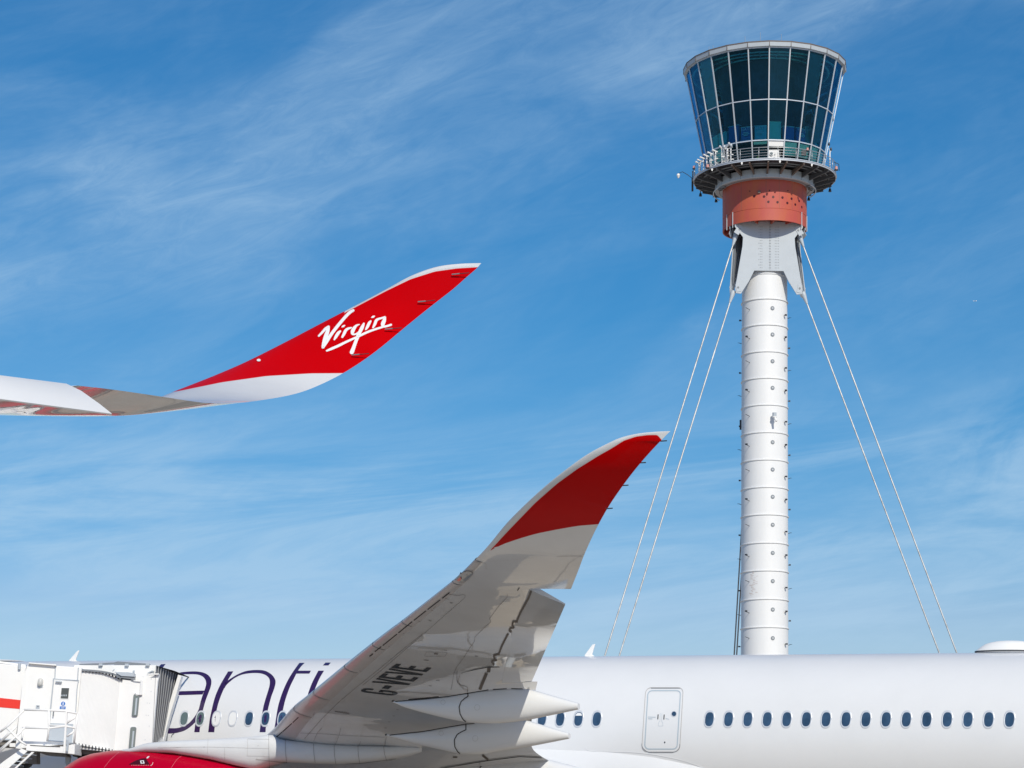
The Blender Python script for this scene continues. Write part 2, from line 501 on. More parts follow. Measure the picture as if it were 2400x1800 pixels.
def line(mb, bvh, pts, w, n=None, off=0.006, sm=False, m=1):
    """stroke with width w (photo pixels; number or one per point) laid on the surface"""
    if isinstance(w, (int, float)): P = [(p[0], p[1], w) for p in pts]
    else: P = [(p[0], p[1], q) for p, q in zip(pts, w)]
    if sm: P = smooth_line(P, 8)
    else:
        P = [Vector(p) for p in P]
    if n is not None or not sm:
        # resample with width
        ds = [0.0]
        for a, b in zip(P, P[1:]): ds.append(ds[-1] + (b.xy - a.xy).length)
        k = n or max(2, int(ds[-1] / 6) + 2)
        Q = []
        for i in range(k):
            t = ds[-1] * i / (k - 1); j = 0
            while j < len(ds) - 2 and ds[j + 1] < t: j += 1
            seg = ds[j + 1] - ds[j]; f = 0 if seg < 1e-9 else (t - ds[j]) / seg
            Q.append(P[j].lerp(P[j + 1], f))
        P = Q
    A, B = [], []
    for i, p in enumerate(P):
        d = P[min(i + 1, len(P) - 1)].xy - P[max(i - 1, 0)].xy
        if d.length < 1e-9: d = Vector((1, 0))
        d.normalize(); nn = Vector((-d.y, d.x)) * p.z / 2
        A.append(p.xy + nn); B.append(p.xy - nn)
    vs, fs, ok = [], [], []
    for i in range(len(A)):
        row = []
        for j in range(m + 1):
            q = A[i].lerp(B[i], j / m)
            c = cast(bvh, q.x, q.y, off)
            row.append(None if c is None else len(vs))
            if c is not None: vs.append(c)
        ok.append(row)
    for i in range(len(A) - 1):
        for j in range(m):
            q = (ok[i][j], ok[i + 1][j], ok[i + 1][j + 1], ok[i][j + 1])
            if None not in q and max((vs[q[a]] - vs[q[(a + 1) % 4]]).length for a in range(4)) < 1.5: fs.append(q)
    mb.add(vs, fs)
def disc(mb, bvh, x, y, rx, ry, off=0.007, n=16):
    c = cast(bvh, x, y, off)
    if c is None: return
    vs = [c]
    for i in range(n):
        t = 2 * math.pi * i / n
        p = cast(bvh, x + rx * math.cos(t), y + ry * math.sin(t), off)
        if p is None: return
        vs.append(p)
    mb.add(vs, [(0, 1 + i, 1 + (i + 1) % n) for i in range(n)])

# ------------------------------------------------------------------ ground
def build_ground():
    mb = MB(); S = 6000
    mb.quad((-S, -S, 0), (S, -S, 0), (S, S, 0), (-S, S, 0))
    g = obj('ground', mb, M['ground'], kind='structure')
    r = Matrix.Rotation(R_(-21), 3, 'Z')
    mb = MB()
    for cx, cy, w, h in ((-9, 36, 6, 18), (24, 52, 16, 9), (40, 125, 200, 26)):
        c = Vector((cx, cy, 0.004))
        q = [c + r @ Vector((sx * w / 2, sy * h / 2, 0)) for sx, sy in ((-1, -1), (1, -1), (1, 1), (-1, 1))]
        mb.quad(*q)
        for v in mb.v[-4:]: v.z = 0.004 + 0.001 * (len(mb.v) // 4)
    obj('added_asphalt', mb, M['asphalt'], kind='structure')  # unseen asphalt patches, added to vary what the wing undersides reflect
    mb = MB()
    for k, (cx, cy, w, h, a) in enumerate(((2, 30, 60, 0.25, -21), (2, 31, 60, 0.25, -21), (-12, 44, 40, 0.2, 30))):
        rr = Matrix.Rotation(R_(a), 3, 'Z'); c = Vector((cx, cy, 0.02 + 0.004 * k))
        mb.quad(*[c + rr @ Vector((sx * w / 2, sy * h / 2, 0)) for sx, sy in ((-1, -1), (1, -1), (1, 1), (-1, 1))])
    obj('added_apron_lines', mb, M['linewhite'], kind='structure')  # stripes out of view, put in for the wing paint to mirror
build_ground()
# ------------------------------------------------------------------ control tower
TY = 229.0
TX = (1792 - CX) / F * TY
VA = math.atan2(TX, TY)                    # bearing of the tower: angle 0 below means "towards the camera"
TO = Vector((TX, TY, 0))
def td(deg, r=1.0, z=0.0):
    t = R_(deg) - VA
    return Vector((math.sin(t) * r, -math.cos(t) * r, z))
def tp(deg, r, z):
    return TO + td(deg, r, z)
def ring_lathe(mb, prof, n=48, close=False):
    mb.lathe(prof, TO, n=n, a0=-VA, a1=2 * math.pi - VA, close=close)
def zat(py, Y):
    return CAMZ + (HY - py) / F * Y

def build_tower():
    T = empty('control_tower', (TX, TY, 0), 'tall white airport control tower with glazed cab and red drum, behind the parked airliner', 'control tower')
    # mast
    mb = MB()
    prof = [(2.36, 0.0), (2.34, 12), (2.30, 24), (2.25, 45), (2.2, 58), (2.2, 63.2)]
    ring_lathe(mb, prof, 64)
    obj('mast', mb, M['mast'], T, smooth=True)
    rr = lambda z: 2.36 - (2.36 - 2.2) * min(1, z / 58)
    ys = [698.8, 760, 822.7, 885, 948, 1012.3, 1076.7, 1141, 1205.3, 1271.5, 1336.7, 1403.4, 1469.3, 1536, 1603, 1671, 1739, 1808]
    zr = [zat(y, TY - 2.3) for y in ys]
    for z in zr:
        mb = MB(); r = rr(z)
        ring_lathe(mb, [(r - 0.05, z - 0.07), (r + 0.085, z - 0.05), (r + 0.09, z + 0.03), (r + 0.03, z + 0.06), (r - 0.05, z + 0.06)], 64)
        obj('mast_flange', mb, M['mast'], T, smooth=True, auto=30)
    # bracket arms, each a small plate on a thin arm
    def arm(deg, z, ln, plate, down):
        mb = MB(); r = rr(z)
        a = tp(deg, r - 0.05, z); b = tp(deg, r + ln, z + 0.12)
        mb.cyl(a, b, 0.028, n=6)
        side = td(deg + 90)
        if plate:
            q = b - td(deg) * 0.08
            mb.box(q - Vector((0, 0, 0.06 if down else -0.05)), (0.20, 0.16, 0.13), Matrix.Rotation(R_(deg) - VA, 3, 'Z'))
        else:
            mb.cyl(b, b + td(deg) * 0.12 + side * 0.05, 0.02, n=5)
        obj('mast_bracket', mb, M['dark'], T)
    for i, z in enumerate(zr[:13]):
        z0, z1 = zr[i], zr[i + 1]
        a = i % 2
        zz = z0 + (z1 - z0) * (0.42 if a == 0 else 0.52)
        arm(-40, zz + 0.1, 0.55, a == 1, False)
        arm(-98, z0 + (z1 - z0) * (0.62 if a == 0 else 0.50), 0.28, a == 0, True)
        arm(57, z0 + (z1 - z0) * (0.60 if a == 0 else 0.48), 0.3, True, a == 0)
        arm(98, z0 + (z1 - z0) * (0.58 if a == 0 else 0.72), 0.28, a == 1, True)
    for i, y in enumerate([721.5, 783.3, 846, 908.5, 1036, 1100, 1164, 1229.7, 1295.6, 1361.7, 1428.4, 1495.5]):
        z = zat(y, TY - 2.3); r = rr(z); c = tp(20, r, z); d = td(20)
        mb = MB(); mb.cyl(c - d * 0.06, c + d * 0.035, 0.20, n=20)
        p = obj('porthole', mb, M['greydark'], T, smooth=True, auto=30)
        mb = MB(); mb.cyl(c + d * 0.03, c + d * 0.05, 0.155, n=20)
        obj('pane', mb, M['lampglass'], p, smooth=True, auto=30)
        mb = MB(); mb.cyl(c + d * 0.05, c + d * 0.075, 0.05, n=10); obj('knob', mb, M['logowhite'], p)
    # survey camera on the mast
    z = zat(975, TY - 2.3); c = tp(20, 2.25, z)
    mb = MB(); mb.cyl(c, c + td(20, 0.55), 0.07, n=8); mb.cyl(c + td(20, 0.5, 0.25), c + td(20, 0.5, -0.12), 0.2, n=14)
    o1 = obj('camera_housing', mb, M['grey'], T, smooth=True, auto=30)
    mb = MB(); mb.cyl(c + td(20, 0.5, -0.12), c + td(20, 0.5, -0.2), 0.24, n=14); mb.cyl(c + td(22, 0.55, -0.2), c + td(27, 0.8, -0.62), 0.14, 0.1, n=10)
    obj('camera_head', mb, M['white'], o1, smooth=True, auto=30)
    mb = MB(); mb.box(tp(-95, 2.35, z - 0.35), (0.16, 0.2, 0.95)); obj('junction_box', mb, M['dark'], T)
    # faint stain patch on one segment
    mb = MB()
    bvm = MB(); ring_lathe(bvm, prof, 96); bvm = bvh_of(bvm)
    for k in range(26):
        x = 1765 + random.uniform(-6, 9); y = 1342 + k * 2.1
        line(mb, bvm, [(x - random.uniform(1, 4), y), (x + random.uniform(1, 4), y + random.uniform(-1, 1))], random.uniform(0.8, 2.2), n=3, off=0.01)
    obj('rust_stain', mb, M['stain'], T, fixn=False)
    # yoke: three face plates turned 120 degrees, gussets at their corners
    BETA = 10.0
    half = [(0, 58.25), (1.42, 58.25), (1.95, 57.2), (2.72, 56.0), (3.2, 56.05), (3.3, 56.5), (3.1, 57.6), (2.58, 60.6), (2.52, 61.45), (2.9, 61.95), (3.32, 62.45), (3.32, 63.0), (0, 63.0)]
    pts = half + [(-x, z) for x, z in reversed(half[1:-1])]
    for k in range(3):
        dg = BETA + 120 * k
        n_, t_ = td(dg), td(dg + 90)
        mb = MB()
        mb.prism([TO + n_ * 2.30 + t_ * x + Vector((0, 0, z)) for x, z in pts], n_ * 0.09)
        pl = obj('yoke_plate', mb, M['grey'], T, bevel=0.02)
        # side web between the plates, set back
        mb = MB()
        for s in (-1, 1):
            e = [(2.2, 57.6), (2.95, 57.2), (3.0, 57.8), (2.45, 60.6), (2.4, 61.5), (3.1, 62.4), (3.1, 63.0), (1.9, 63.0), (1.9, 58.4)]
            mb.prism([TO + n_ * 2.10 + t_ * (s * x) + Vector((0, 0, z)) for x, z in e], n_ * 0.12)
        obj('yoke_web', mb, M['greydark'], pl)
        mb = MB()
        for s in (-1, 1):
            for cx, cz, w, h, tilt in ((2.93, 62.2, 0.75, 1.0, -s * 32), (2.98, 56.55, 0.62, 0.75, s * 14)):
                rot = Matrix.Rotation(R_(dg) - VA, 3, 'Z') @ Matrix.Rotation(R_(tilt), 3, 'Y')
                mb.box(TO + n_ * 2.40 + t_ * (s * cx) + Vector((0, 0, cz)), (w * 0.72, 0.05, h), rot)
        obj('gusset', mb, M['grey'], pl, bevel=0.06)
        mb = MB()
        for s in (-1, 1):
            for cx, cz in ((2.86, 62.2), (3.0, 56.6)):
                c = TO + n_ * 2.42 + t_ * (s * cx) + Vector((0, 0, cz))
                mb.cyl(c, c + n_ * 0.03, 0.10, n=12)
        obj('pin', mb, M['greydark'], pl)
        mb = MB()
        for j in range(16):
            z = 58.55 + j * 0.262
            for x in (-0.94, -0.78, -0.06, 0.06, 0.52, 0.68, 0.84) + ((-1.08,) if j % 2 else ()):
                mb.box(TO + n_ * 2.395 + t_ * (x + 0.1) + Vector((0, 0, z)), (0.055, 0.03, 0.055), Matrix.Rotation(R_(dg) - VA, 3, 'Z'))
        mb.box(TO + n_ * 2.392 + t_ * 0.1 + Vector((0, 0, 60.6)), (0.025, 0.012, 4.5), Matrix.Rotation(R_(dg) - VA, 3, 'Z'))
        obj('bolt_rows', mb, M['greydark'], pl)
    mb = MB(); ring_lathe(mb, [(2.2, 58.0), (2.27, 58.02), (2.27, 58.12), (2.2, 58.14)], 64); obj('mast_cap', mb, M['mast'], T, smooth=True, auto=30)
    # stays
    def stay(az, ztop, rtop, rbot, mname):
        mb = MB()
        top, bot = tp(az, rtop, ztop), tp(az, rbot, 0.3)
        d = (bot - top).normalized()
        mb.cyl(top + d * 1.1, bot, 0.075, n=10)
        c = obj('stay_cable', mb, M[mname], T, smooth=True, auto=40)
        mb = MB(); mb.cyl(top + d * 0.05, top + d * 0.35, 0.26, 0.24, n=14); mb.cyl(top + d * 0.35, top + d * 1.25, 0.24, 0.10, n=14)
        obj('socket', mb, M['grey'], c, smooth=True, auto=40)
    for az in (BETA - 60, BETA + 60, BETA + 180):
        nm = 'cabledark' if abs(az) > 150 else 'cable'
        stay(az, 61.9, 3.55, 26.9, nm)
        stay(az, 56.35, 3.9, 25.3, nm)
    # red drum
    mb = MB()
    ring_lathe(mb, [(3.95, 62.72), (4.09, 62.70), (4.09, 63.78), (4.065, 63.80), (4.065, 63.84), (4.09, 63.86), (4.09, 66.75), (3.6, 66.78)], 96)
    dr = obj('drum', mb, M['drum'], T, smooth=True, auto=25)
    mb = MB()
    ring_lathe(mb, [(3.95, 62.74), (3.93, 63.3)], 64)
    ring_lathe(mb, [(3.93, 63.25), (0.5, 63.25)], 64)
    for k in range(12):
        a = 15 + k * 30
        mb.box(tp(a, 3.1, 63.0), (0.14, 1.7, 0.45), Matrix.Rotation(R_(a) - VA, 3, 'Z'))
    obj('drum_underside', mb, M['drum'], dr)
    mb = MB()
    dots = [(778, 580), (874, 583), (963, 587), (1053, 593), (1141, 604), (1214, 626), (916, 634), (1005, 638), (1100, 646), (1177, 661), (1240, 686)]
    small = [(735, 531), (928, 524), (1105, 525), (1237, 750)]
    dv = MB(); dv.lathe([(4.09, 62.7), (4.09, 66.75)], TO, n=120); bv = bvh_of(dv)
    for x, y in dots:
        c = cast(bv, 1580 + x / 4.147, 320 + y / 4.147, 0)
        n_ = (c - TO); n_.z = 0; n_.normalize(); mb.cyl(c - n_ * 0.03, c + n_ * 0.02, 0.12, n=14)
    for x, y in small:
        c = cast(bv, 1580 + x / 4.147, 320 + y / 4.147, 0)
        n_ = (c - TO); n_.z = 0; n_.normalize(); mb.cyl(c - n_ * 0.03, c + n_ * 0.02, 0.06, n=10)
    obj('drum_vents', mb, M['darkred'], dr)
    c = cast(bv, 1580 + 825 / 4.147, 320 + 540 / 4.147, 0)
    mb = MB(); mb.box(c, (0.26, 0.3, 0.24)); obj('drum_box', mb, M['brown'], dr)
    mb = MB()
    for a in (-66, -33, 2, 20, 40, 62, 85, 120, 160, 200, 240, 275):
        mb = MB(); mb.box(tp(a, 4.088, 65.3), (0.02, 0.012, 2.86), Matrix.Rotation(R_(a) - VA, 3, 'Z'))
        obj('drum_seam', mb, M['brown'], dr)
    mb = MB()
    for a, r in ((-62, 4.12), (-48, 4.12), (BETA + 50, 4.12), (BETA + 72, 4.12)):
        mb.cyl(tp(a, r, 62.4), tp(a, r, 63.9), 0.045, n=6)
    obj('drum_straps', mb, M['grey'], dr)
    # collar
    mb = MB()
    ring_lathe(mb, [(4.05, 66.62), (4.75, 66.60), (4.82, 66.66), (4.82, 67.42)], 96)
    cl = obj('collar', mb, M['grey'], T, smooth=True, auto=25)
    mb = MB()
    for k in range(24):
        a = 3.6 + 15 * k - 2
        mb.box(tp(a, 4.825, 67.03), (0.03, 0.02, 0.76), Matrix.Rotation(R_(a) - VA, 3, 'Z'))
    ring_lathe(mb, [(4.35, 66.585), (4.42, 66.585)], 64)
    obj('collar_joints', mb, M['greydark'], cl)
    for a in (-72, -62, 72, 84):
        mb = MB(); c = tp(a, 4.5, 66.55); mb.cyl(c + Vector((0, 0, 0.02)), c - Vector((0, 0, 0.12)), 0.28, 0.24, n=16)
        w = obj('rail_wheel', mb, M['greydark'], T, smooth=True, auto=30)
        mb = MB(); mb.cyl(c - Vector((0, 0, 0.12)), c - Vector((0, 0, 0.14)), 0.12, n=12); obj('hub', mb, M['black'], w)
    mb = MB(); pts = [tp(a, 4.98 - 0.0022 * (abs(a) - 70) ** 2 * 0.02, 66.45) for a in range(62, 119, 6)]
    mb.tube(pts, 0.05, 6); pts = [tp(-a, 4.98, 66.45) for a in range(62, 119, 6)]; mb.tube(pts, 0.05, 6)
    obj('maintenance_rail', mb, M['alu'], T, smooth=True)
    M['bracket'] = mat('dark_bracket_paint', (0.10, 0.105, 0.12), 0.5, noise=0.2)
    # deck
    ZD = 67.72
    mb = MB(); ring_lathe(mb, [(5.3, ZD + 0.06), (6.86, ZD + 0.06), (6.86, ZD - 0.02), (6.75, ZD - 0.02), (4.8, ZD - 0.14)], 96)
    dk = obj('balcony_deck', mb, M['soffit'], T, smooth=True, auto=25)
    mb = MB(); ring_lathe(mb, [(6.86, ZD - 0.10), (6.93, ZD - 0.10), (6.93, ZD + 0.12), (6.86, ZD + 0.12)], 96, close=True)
    ring_lathe(mb, [(6.93, ZD + 0.0), (6.99, ZD + 0.04), (6.93, ZD + 0.08)], 96)
    obj('deck_rim', mb, M['alu'], dk, smooth=True, auto=25)
    mb = MB()
    for r in (5.5, 6.15):
        ring_lathe(mb, [(r, ZD - 0.16), (r + 0.05, ZD - 0.24), (r + 0.1, ZD - 0.16)], 96)
    obj('deck_stringers', mb, M['greydark'], dk)
    for k in range(24):
        a = 3.0 + 15.0 * k
        mb = MB()
        n_, t_ = td(a), td(a + 90)
        P = [(4.82, 66.95), (4.82, 67.40), (6.85, ZD - 0.08), (6.85, ZD - 0.24)]
        mb.prism([TO + n_ * r + t_ * -0.045 + Vector((0, 0, z)) for r, z in P], t_ * 0.09)
        p0, p1 = TO + n_ * 4.82 + Vector((0, 0, 66.93)), TO + n_ * 6.86 + Vector((0, 0, ZD - 0.26))
        d = (p1 - p0); ang = math.atan2(d.z, d.xy.length)
        mb.box((p0 + p1) / 2, (0.17, d.length, 0.035), Matrix.Rotation(R_(a) - VA, 3, 'Z') @ Matrix.Rotation(-ang, 3, 'X'))
        obj('deck_bracket', mb, M['brown'] if k in (0, 1, 23, 22, 2) else M['bracket'], dk)
    # railing
    mb = MB()
    for h, r in ((1.02, 0.032), (0.76, 0.018), (0.5, 0.018), (0.26, 0.018)):
        mb.tube([tp(a, 6.9, ZD + 0.1 + h) for a in range(0, 360, 5)], r, 6, closed=True)
    rl = obj('railing', mb, M['galv'], T, smooth=True)
    for k in range(24):
        a = 10.5 + 15 * k
        mb = MB(); mb.cyl(tp(a, 6.9, ZD), tp(a, 6.9, ZD + 1.14), 0.028, n=6); obj('railing_post', mb, M['galv'], rl, smooth=True)
    # fixtures under the rim
    for a in (-18, 12, -46, 40):
        mb = MB(); c = tp(a, 6.95, ZD - 0.22); mb.box(c, (0.16, 0.12, 0.12)); mb.box(c + Vector((0, 0, -0.1)), (0.1, 0.1, 0.1)); obj('deck_lamp', mb, M['white'], T)
    for a in (-112, -135, 110, 140):
        mb = MB(); c = tp(a, 6.8, ZD - 0.2); mb.cyl(c, c - Vector((0, 0, 0.25)), 0.05, n=6); mb.cyl(c - Vector((0, 0, 0.22)), c - Vector((0, 0, 0.5)), 0.11, 0.16, n=10)
        obj('hanging_lamp', mb, M['dark'], T, smooth=True, auto=40)
    # cab
    LV = [67.78, 69.82, 73.45, 78.08]
    RV = lambda z: 5.5 + (7.62 - 5.5) * (z - 67.78) / (78.08 - 67.78)
    A0 = 3.4
    for k in range(24):
        a, b = A0 + 15 * k, A0 + 15 * (k + 1)
        for j in range(3):
            if j == 0 and k == 0: continue
            mb = MB(); z0, z1 = LV[j], LV[j + 1]
            mb.quad(tp(a, RV(z0), z0), tp(b, RV(z0), z0), tp(b, RV(z1), z1), tp(a, RV(z1), z1))
            obj('glass_pane', mb, M['glassclear' if j == 0 else ('glass0', 'glass1', 'glass', 'glass2', 'glass0')[(k * 7 + j * 3) % 5]], T, fixn=False)
    mb = MB()
    for k in range(24):
        a = A0 + 15 * k
        p0, p1 = tp(a, RV(67.7) + 0.02, 67.7), tp(a, RV(78.1) + 0.02, 78.1)
        d = p1 - p0; ang = math.atan2(d.z, d.xy.length)
        rot = Matrix.Rotation(R_(a) - VA, 3, 'Z') @ Matrix.Rotation(math.pi / 2 - ang, 3, 'X')
        mb.box((p0 + p1) / 2, (0.105, 0.12, d.length), rot)
        b = A0 + 15 * (k + 1)
        for z, h in ((LV[1], 0.10), (LV[2], 0.085), (LV[3] - 0.02, 0.10), (LV[0] + 0.05, 0.12)):
            p0, p1 = tp(a, RV(z) + 0.015, z), tp(b, RV(z) + 0.015, z)
            d = p1 - p0
            mb.box((p0 + p1) / 2, (d.length - 0.06, 0.10, h), Matrix.Rotation(math.atan2(d.y, d.x), 3, 'Z'))
    obj('cab_frame', mb, M['alu'], T)
    # roof
    mb = MB()
    a24 = [A0 + 15 * k for k in range(24)]
    for r0, z0, r1, z1 in ((7.62, 78.10, 7.86, 78.12), (7.86, 78.12, 7.92, 78.56), (7.92, 78.56, 7.0, 78.75), (7.0, 78.75, 0.01, 79.0)):
        for k in range(24):
            a, b = a24[k], a24[k] + 15
            mb.quad(tp(a, r0, z0), tp(b, r0, z0), tp(b, r1, z1), tp(a, r1, z1))
    rf = obj('roof', mb, M['grey'], T)
    mb = MB()
    for k in range(24):
        a, b = a24[k], a24[k] + 15
        mb.quad(tp(a, 7.935, 78.50), tp(b, 7.935, 78.50), tp(b, 7.94, 78.60), tp(a, 7.94, 78.60))
        mb.quad(tp(a, 7.94, 78.60), tp(b, 7.94, 78.60), tp(b, 7.7, 78.62), tp(a, 7.7, 78.62))
        mb.box(tp(a, 7.9, 78.32), (0.05, 0.05, 0.46), Matrix.Rotation(R_(a) - VA, 3, 'Z'))
    obj('roof_edge', mb, M['brown'], rf)
    for a, h in ((-14, 0.5), (-3, 0.75), (12, 0.55), (-40, 0.3), (-44, 0.3)):
        mb = MB(); mb.cyl(tp(a, 7.6, 78.5), tp(a, 7.6, 78.75 + h), 0.022, n=5); obj('lightning_rod', mb, M['galv'], T)
    # inside of the cab
    mb = MB()
    ring_lathe(mb, [(0.01, 77.95), (7.4, 77.95)], 48); ring_lathe(mb, [(0.01, 77.9), (7.3, 77.9)], 48)
    obj('ceiling', mb, M['interior'], T)
    mb = MB()
    for r0 in (7.1, 6.3, 5.4):
        ring_lathe(mb, [(r0, 77.86), (r0 - 0.16, 77.78), (r0 - 0.32, 77.86)], 96)
    obj('ceiling_ring', mb, M['teal'], T)
    mb = MB()
    for k in range(24):
        mb.box(tp(A0 + 7.5 + 15 * k, 6.2, 77.84), (0.10, 1.9, 0.06), Matrix.Rotation(R_(A0 + 7.5 + 15 * k) - VA, 3, 'Z'))
    obj('ceiling_ribs', mb, M['grey'], T)
    mb = MB(); ring_lathe(mb, [(0.01, 69.78), (5.7, 69.78), (5.7, 69.66), (0.01, 69.66)], 48); obj('cab_floor', mb, M['interior'], T)
    mb = MB(); ring_lathe(mb, [(1.3, 67.8), (1.3, 77.9)], 16); ring_lathe(mb, [(3.9, 69.8), (3.9, 73.0), (4.3, 76.2), (4.6, 77.9)], 24); obj('cab_core', mb, M['interior'], T)
    for k in range(24):
        a = A0 + 15 * k + 7.5
        mb = MB()
        h = 1.55 if k % 3 else 1.9
        mb.box(tp(a, 5.15, 69.8 + h / 2), (1.12, 0.25, h), Matrix.Rotation(R_(a) - VA, 3, 'Z'))
        dkk = obj('console', mb, M['navy'] if k % 4 in (1, 2) else M['tealpanel'], T)
        mb = MB(); mb.box(tp(a, 5.1, 69.8 + h + 0.03), (1.2, 0.5, 0.05), Matrix.Rotation(R_(a) - VA, 3, 'Z')); mb.box(tp(a, 5.6, 69.98), (1.1, 0.06, 0.10), Matrix.Rotation(R_(a) - VA, 3, 'Z'))
        obj('console_top', mb, M['teal'], dkk)
    for a in (-19, -4.5, 41):
        cu = bpy.data.curves.new('panel_lettering', 'FONT'); cu.body = 'NATS'; cu.size = 0.42; cu.align_x = 'CENTER'; cu.extrude = 0.01
        tmp = bpy.data.objects.new('tmp', cu); COL.objects.link(tmp)
        bpy.context.view_layer.update()
        me = bpy.data.meshes.new_from_object(tmp.evaluated_get(bpy.context.evaluated_depsgraph_get()))
        bpy.data.objects.remove(tmp); me.materials.clear(); me.materials.append(M['logowhite']); me.name = 'panel_lettering'
        o = bpy.data.objects.new('panel_lettering', me); COL.objects.link(o); o.parent = T
        o.location = td(a, 5.45) + Vector((0, 0, 71.0)); o.rotation_euler = (R_(80), 0, R_(a) - VA)
        mb = MB()
        for q, w in ((0, 0.5), (1, 0.7), (2, 0.45)):
            mb.box(tp(a, 5.45, 70.82 - q * 0.13), (w, 0.03, 0.07), Matrix.Rotation(R_(a) - VA, 3, 'Z'))
        obj('panel_screen', mb, M['teal'], T)
    for k, z0, z1 in ((2, 73.55, 77.9), (20, 73.6, 77.9), (3, 70.2, 73.4)):
        a, b = A0 + 15 * k + 1.0, A0 + 15 * (k + 1) - 1.0
        mb = MB(); mb.prism([tp(a, RV(z0) - 0.16, z0), tp(b, RV(z0) - 0.16, z0), tp(b, RV(z1) - 0.16, z1), tp(a, RV(z1) - 0.16, z1)], td((a + b) / 2, -0.02))
        obj('sun_blind', mb, M['sunblind'], T)
    # lower storey: blinds, door, inner wall
    mb = MB(); ring_lathe(mb, [(4.6, 67.8), (4.6, 69.7)], 48); obj('lower_wall', mb, M['interior'], T)
    for k, (f0, f1) in {1: (0.35, 0.97), 2: (0.36, 0.97), 3: (0.3, 0.97), 4: (0.2, 0.97), 23: (0.85, 0.97), 20: (0.4, 0.95), 19: (0.3, 0.95)}.items():
        a, b = A0 + 15 * k + 1.2, A0 + 15 * (k + 1) - 1.2
        z0, z1 = 67.8 + 2.0 * f0, 67.8 + 2.0 * f1
        mb = MB(); mb.prism([tp(a, RV(z0) - 0.14, z0), tp(b, RV(z0) - 0.14, z0), tp(b, RV(z1) - 0.14, z1), tp(a, RV(z1) - 0.14, z1)], td((a + b) / 2, -0.02))
        obj('window_blind', mb, M['teal'], T)
    a, b = A0 + 0.4, A0 + 14.6
    mb = MB(); mb.prism([tp(a, RV(69.3) - 0.02, 69.28), tp(b, RV(69.3) - 0.02, 69.28), tp(b, RV(69.75) - 0.02, 69.76), tp(a, RV(69.75) - 0.02, 69.76)], td(11, -0.05)); obj('door_header', mb, M['white'], T)
    mb = MB(); mb.prism([tp(a, 5.05, 67.8), tp(b, 5.05, 67.8), tp(b, 5.05, 69.75), tp(a, 5.05, 69.75)], td(11, -0.05)); obj('door_recess', mb, M['greydark'], T)
    mb = MB(); mb.prism([tp(a + 0.2, 5.5, 67.82), tp(b - 3.2, 5.5, 67.82), tp(b - 4.0, 5.6, 68.95), tp(a + 0.2, 5.6, 68.95)], td(10, -0.06))
    dr_ = obj('door', mb, M['white'], T)
    c = tp(6.6, 5.62, 68.62)
    mb = MB(); mb.cyl(c, c + td(6.6, 0.02), 0.2, n=20); wd = obj('door_window', mb, M['logowhite'], dr_, smooth=True, auto=30)
    mb = MB(); mb.cyl(c + td(6.6, 0.02), c + td(6.6, 0.03), 0.15, n=20); obj('pane', mb, M['winblank'] if False else M['bridgeglass'], wd)
    mb = MB(); mb.box(tp(10, 5.62, 68.55), (0.1, 0.05, 0.06)); mb.box(tp(9.4, 5.62, 68.25), (0.16, 0.05, 0.05)); obj('door_handle', mb, M['greydark'], dr_)
    # balcony equipment: lens barrels on posts at the left
    for i, a in enumerate((-74, -69, -63, -57, -51, -45, -38, -33, -29)):
        r = 6.6
        mb = MB(); p = tp(a, r, ZD + 0.05); hh = 1.25 + 0.05 * i
        mb.cyl(p, p + Vector((0, 0, hh)), 0.04 if i < 3 else 0.06, n=8)
        po = obj('sensor_post', mb, M['white'], T, smooth=True, auto=40)
        mb = MB(); q = p + Vector((0, 0, hh))
        d = Vector((-0.85, -0.35, 0.22)).normalized() if i < 6 else Vector((0.5 if i % 2 else -0.5, -0.5, 0.5)).normalized()
        mb.cyl(q - d * 0.2, q + d * 0.3, 0.07, n=10); mb.cyl(q + d * 0.3, q + d * 0.38, 0.09, n=10)
        obj('lens_barrel', mb, M['white'], po, smooth=True, auto=40)
        if i >= 4:
            mb = MB(); mb.box(p + Vector((0.16, -0.05, 0.35)), (0.28, 0.08, 0.07)); mb.box(p + Vector((0.2, -0.05, 0.1)), (0.34, 0.1, 0.07)); mb.box(p + Vector((0.14, -0.05, 0.8)), (0.2, 0.07, 0.07))
            obj('post_bracket', mb, M['white'], po)
    def beacon(a, z, s, r=6.95):
        mb = MB(); c = tp(a, r, z); mb.cyl(c, c + Vector((0, 0, 0.1 * s)), 0.2 * s, n=12); mb.cyl(c + Vector((0, 0, 0.1 * s)), c + Vector((0, 0, 0.4 * s)), 0.15 * s, 0.12 * s, n=12)
        o = obj('obstruction_light', mb, M['dark'], T, smooth=True, auto=30)
        mb = MB(); mb.cyl(c + Vector((0, 0, 0.12 * s)), c + Vector((0, 0, 0.42 * s)), 0.17 * s, 0.15 * s, n=12); obj('lens', mb, M['redlens'], o, smooth=True, auto=30)
    M['redlens'] = mat('faded_red_lens', (0.62, 0.30, 0.26), 0.25, coat=0.6)
    beacon(-80, ZD + 0.9, 0.75); beacon(-50, ZD - 0.05, 0.9, 7.1); beacon(80, ZD + 0.35, 0.9, 7.0); beacon(36, ZD + 1.0, 0.75, 6.9)
    # floodlight arm leaning out at the left
    mb = MB(); mb.tube([tp(-88, 7.0, ZD - 0.1), tp(-88, 7.1, ZD + 0.35), tp(-89, 7.5, ZD + 0.7), tp(-89, 8.0, ZD + 1.0), tp(-90, 8.35, ZD + 0.9)], 0.032, 6)
    a1 = obj('camera_arm', mb, M['dark'], T, smooth=True)
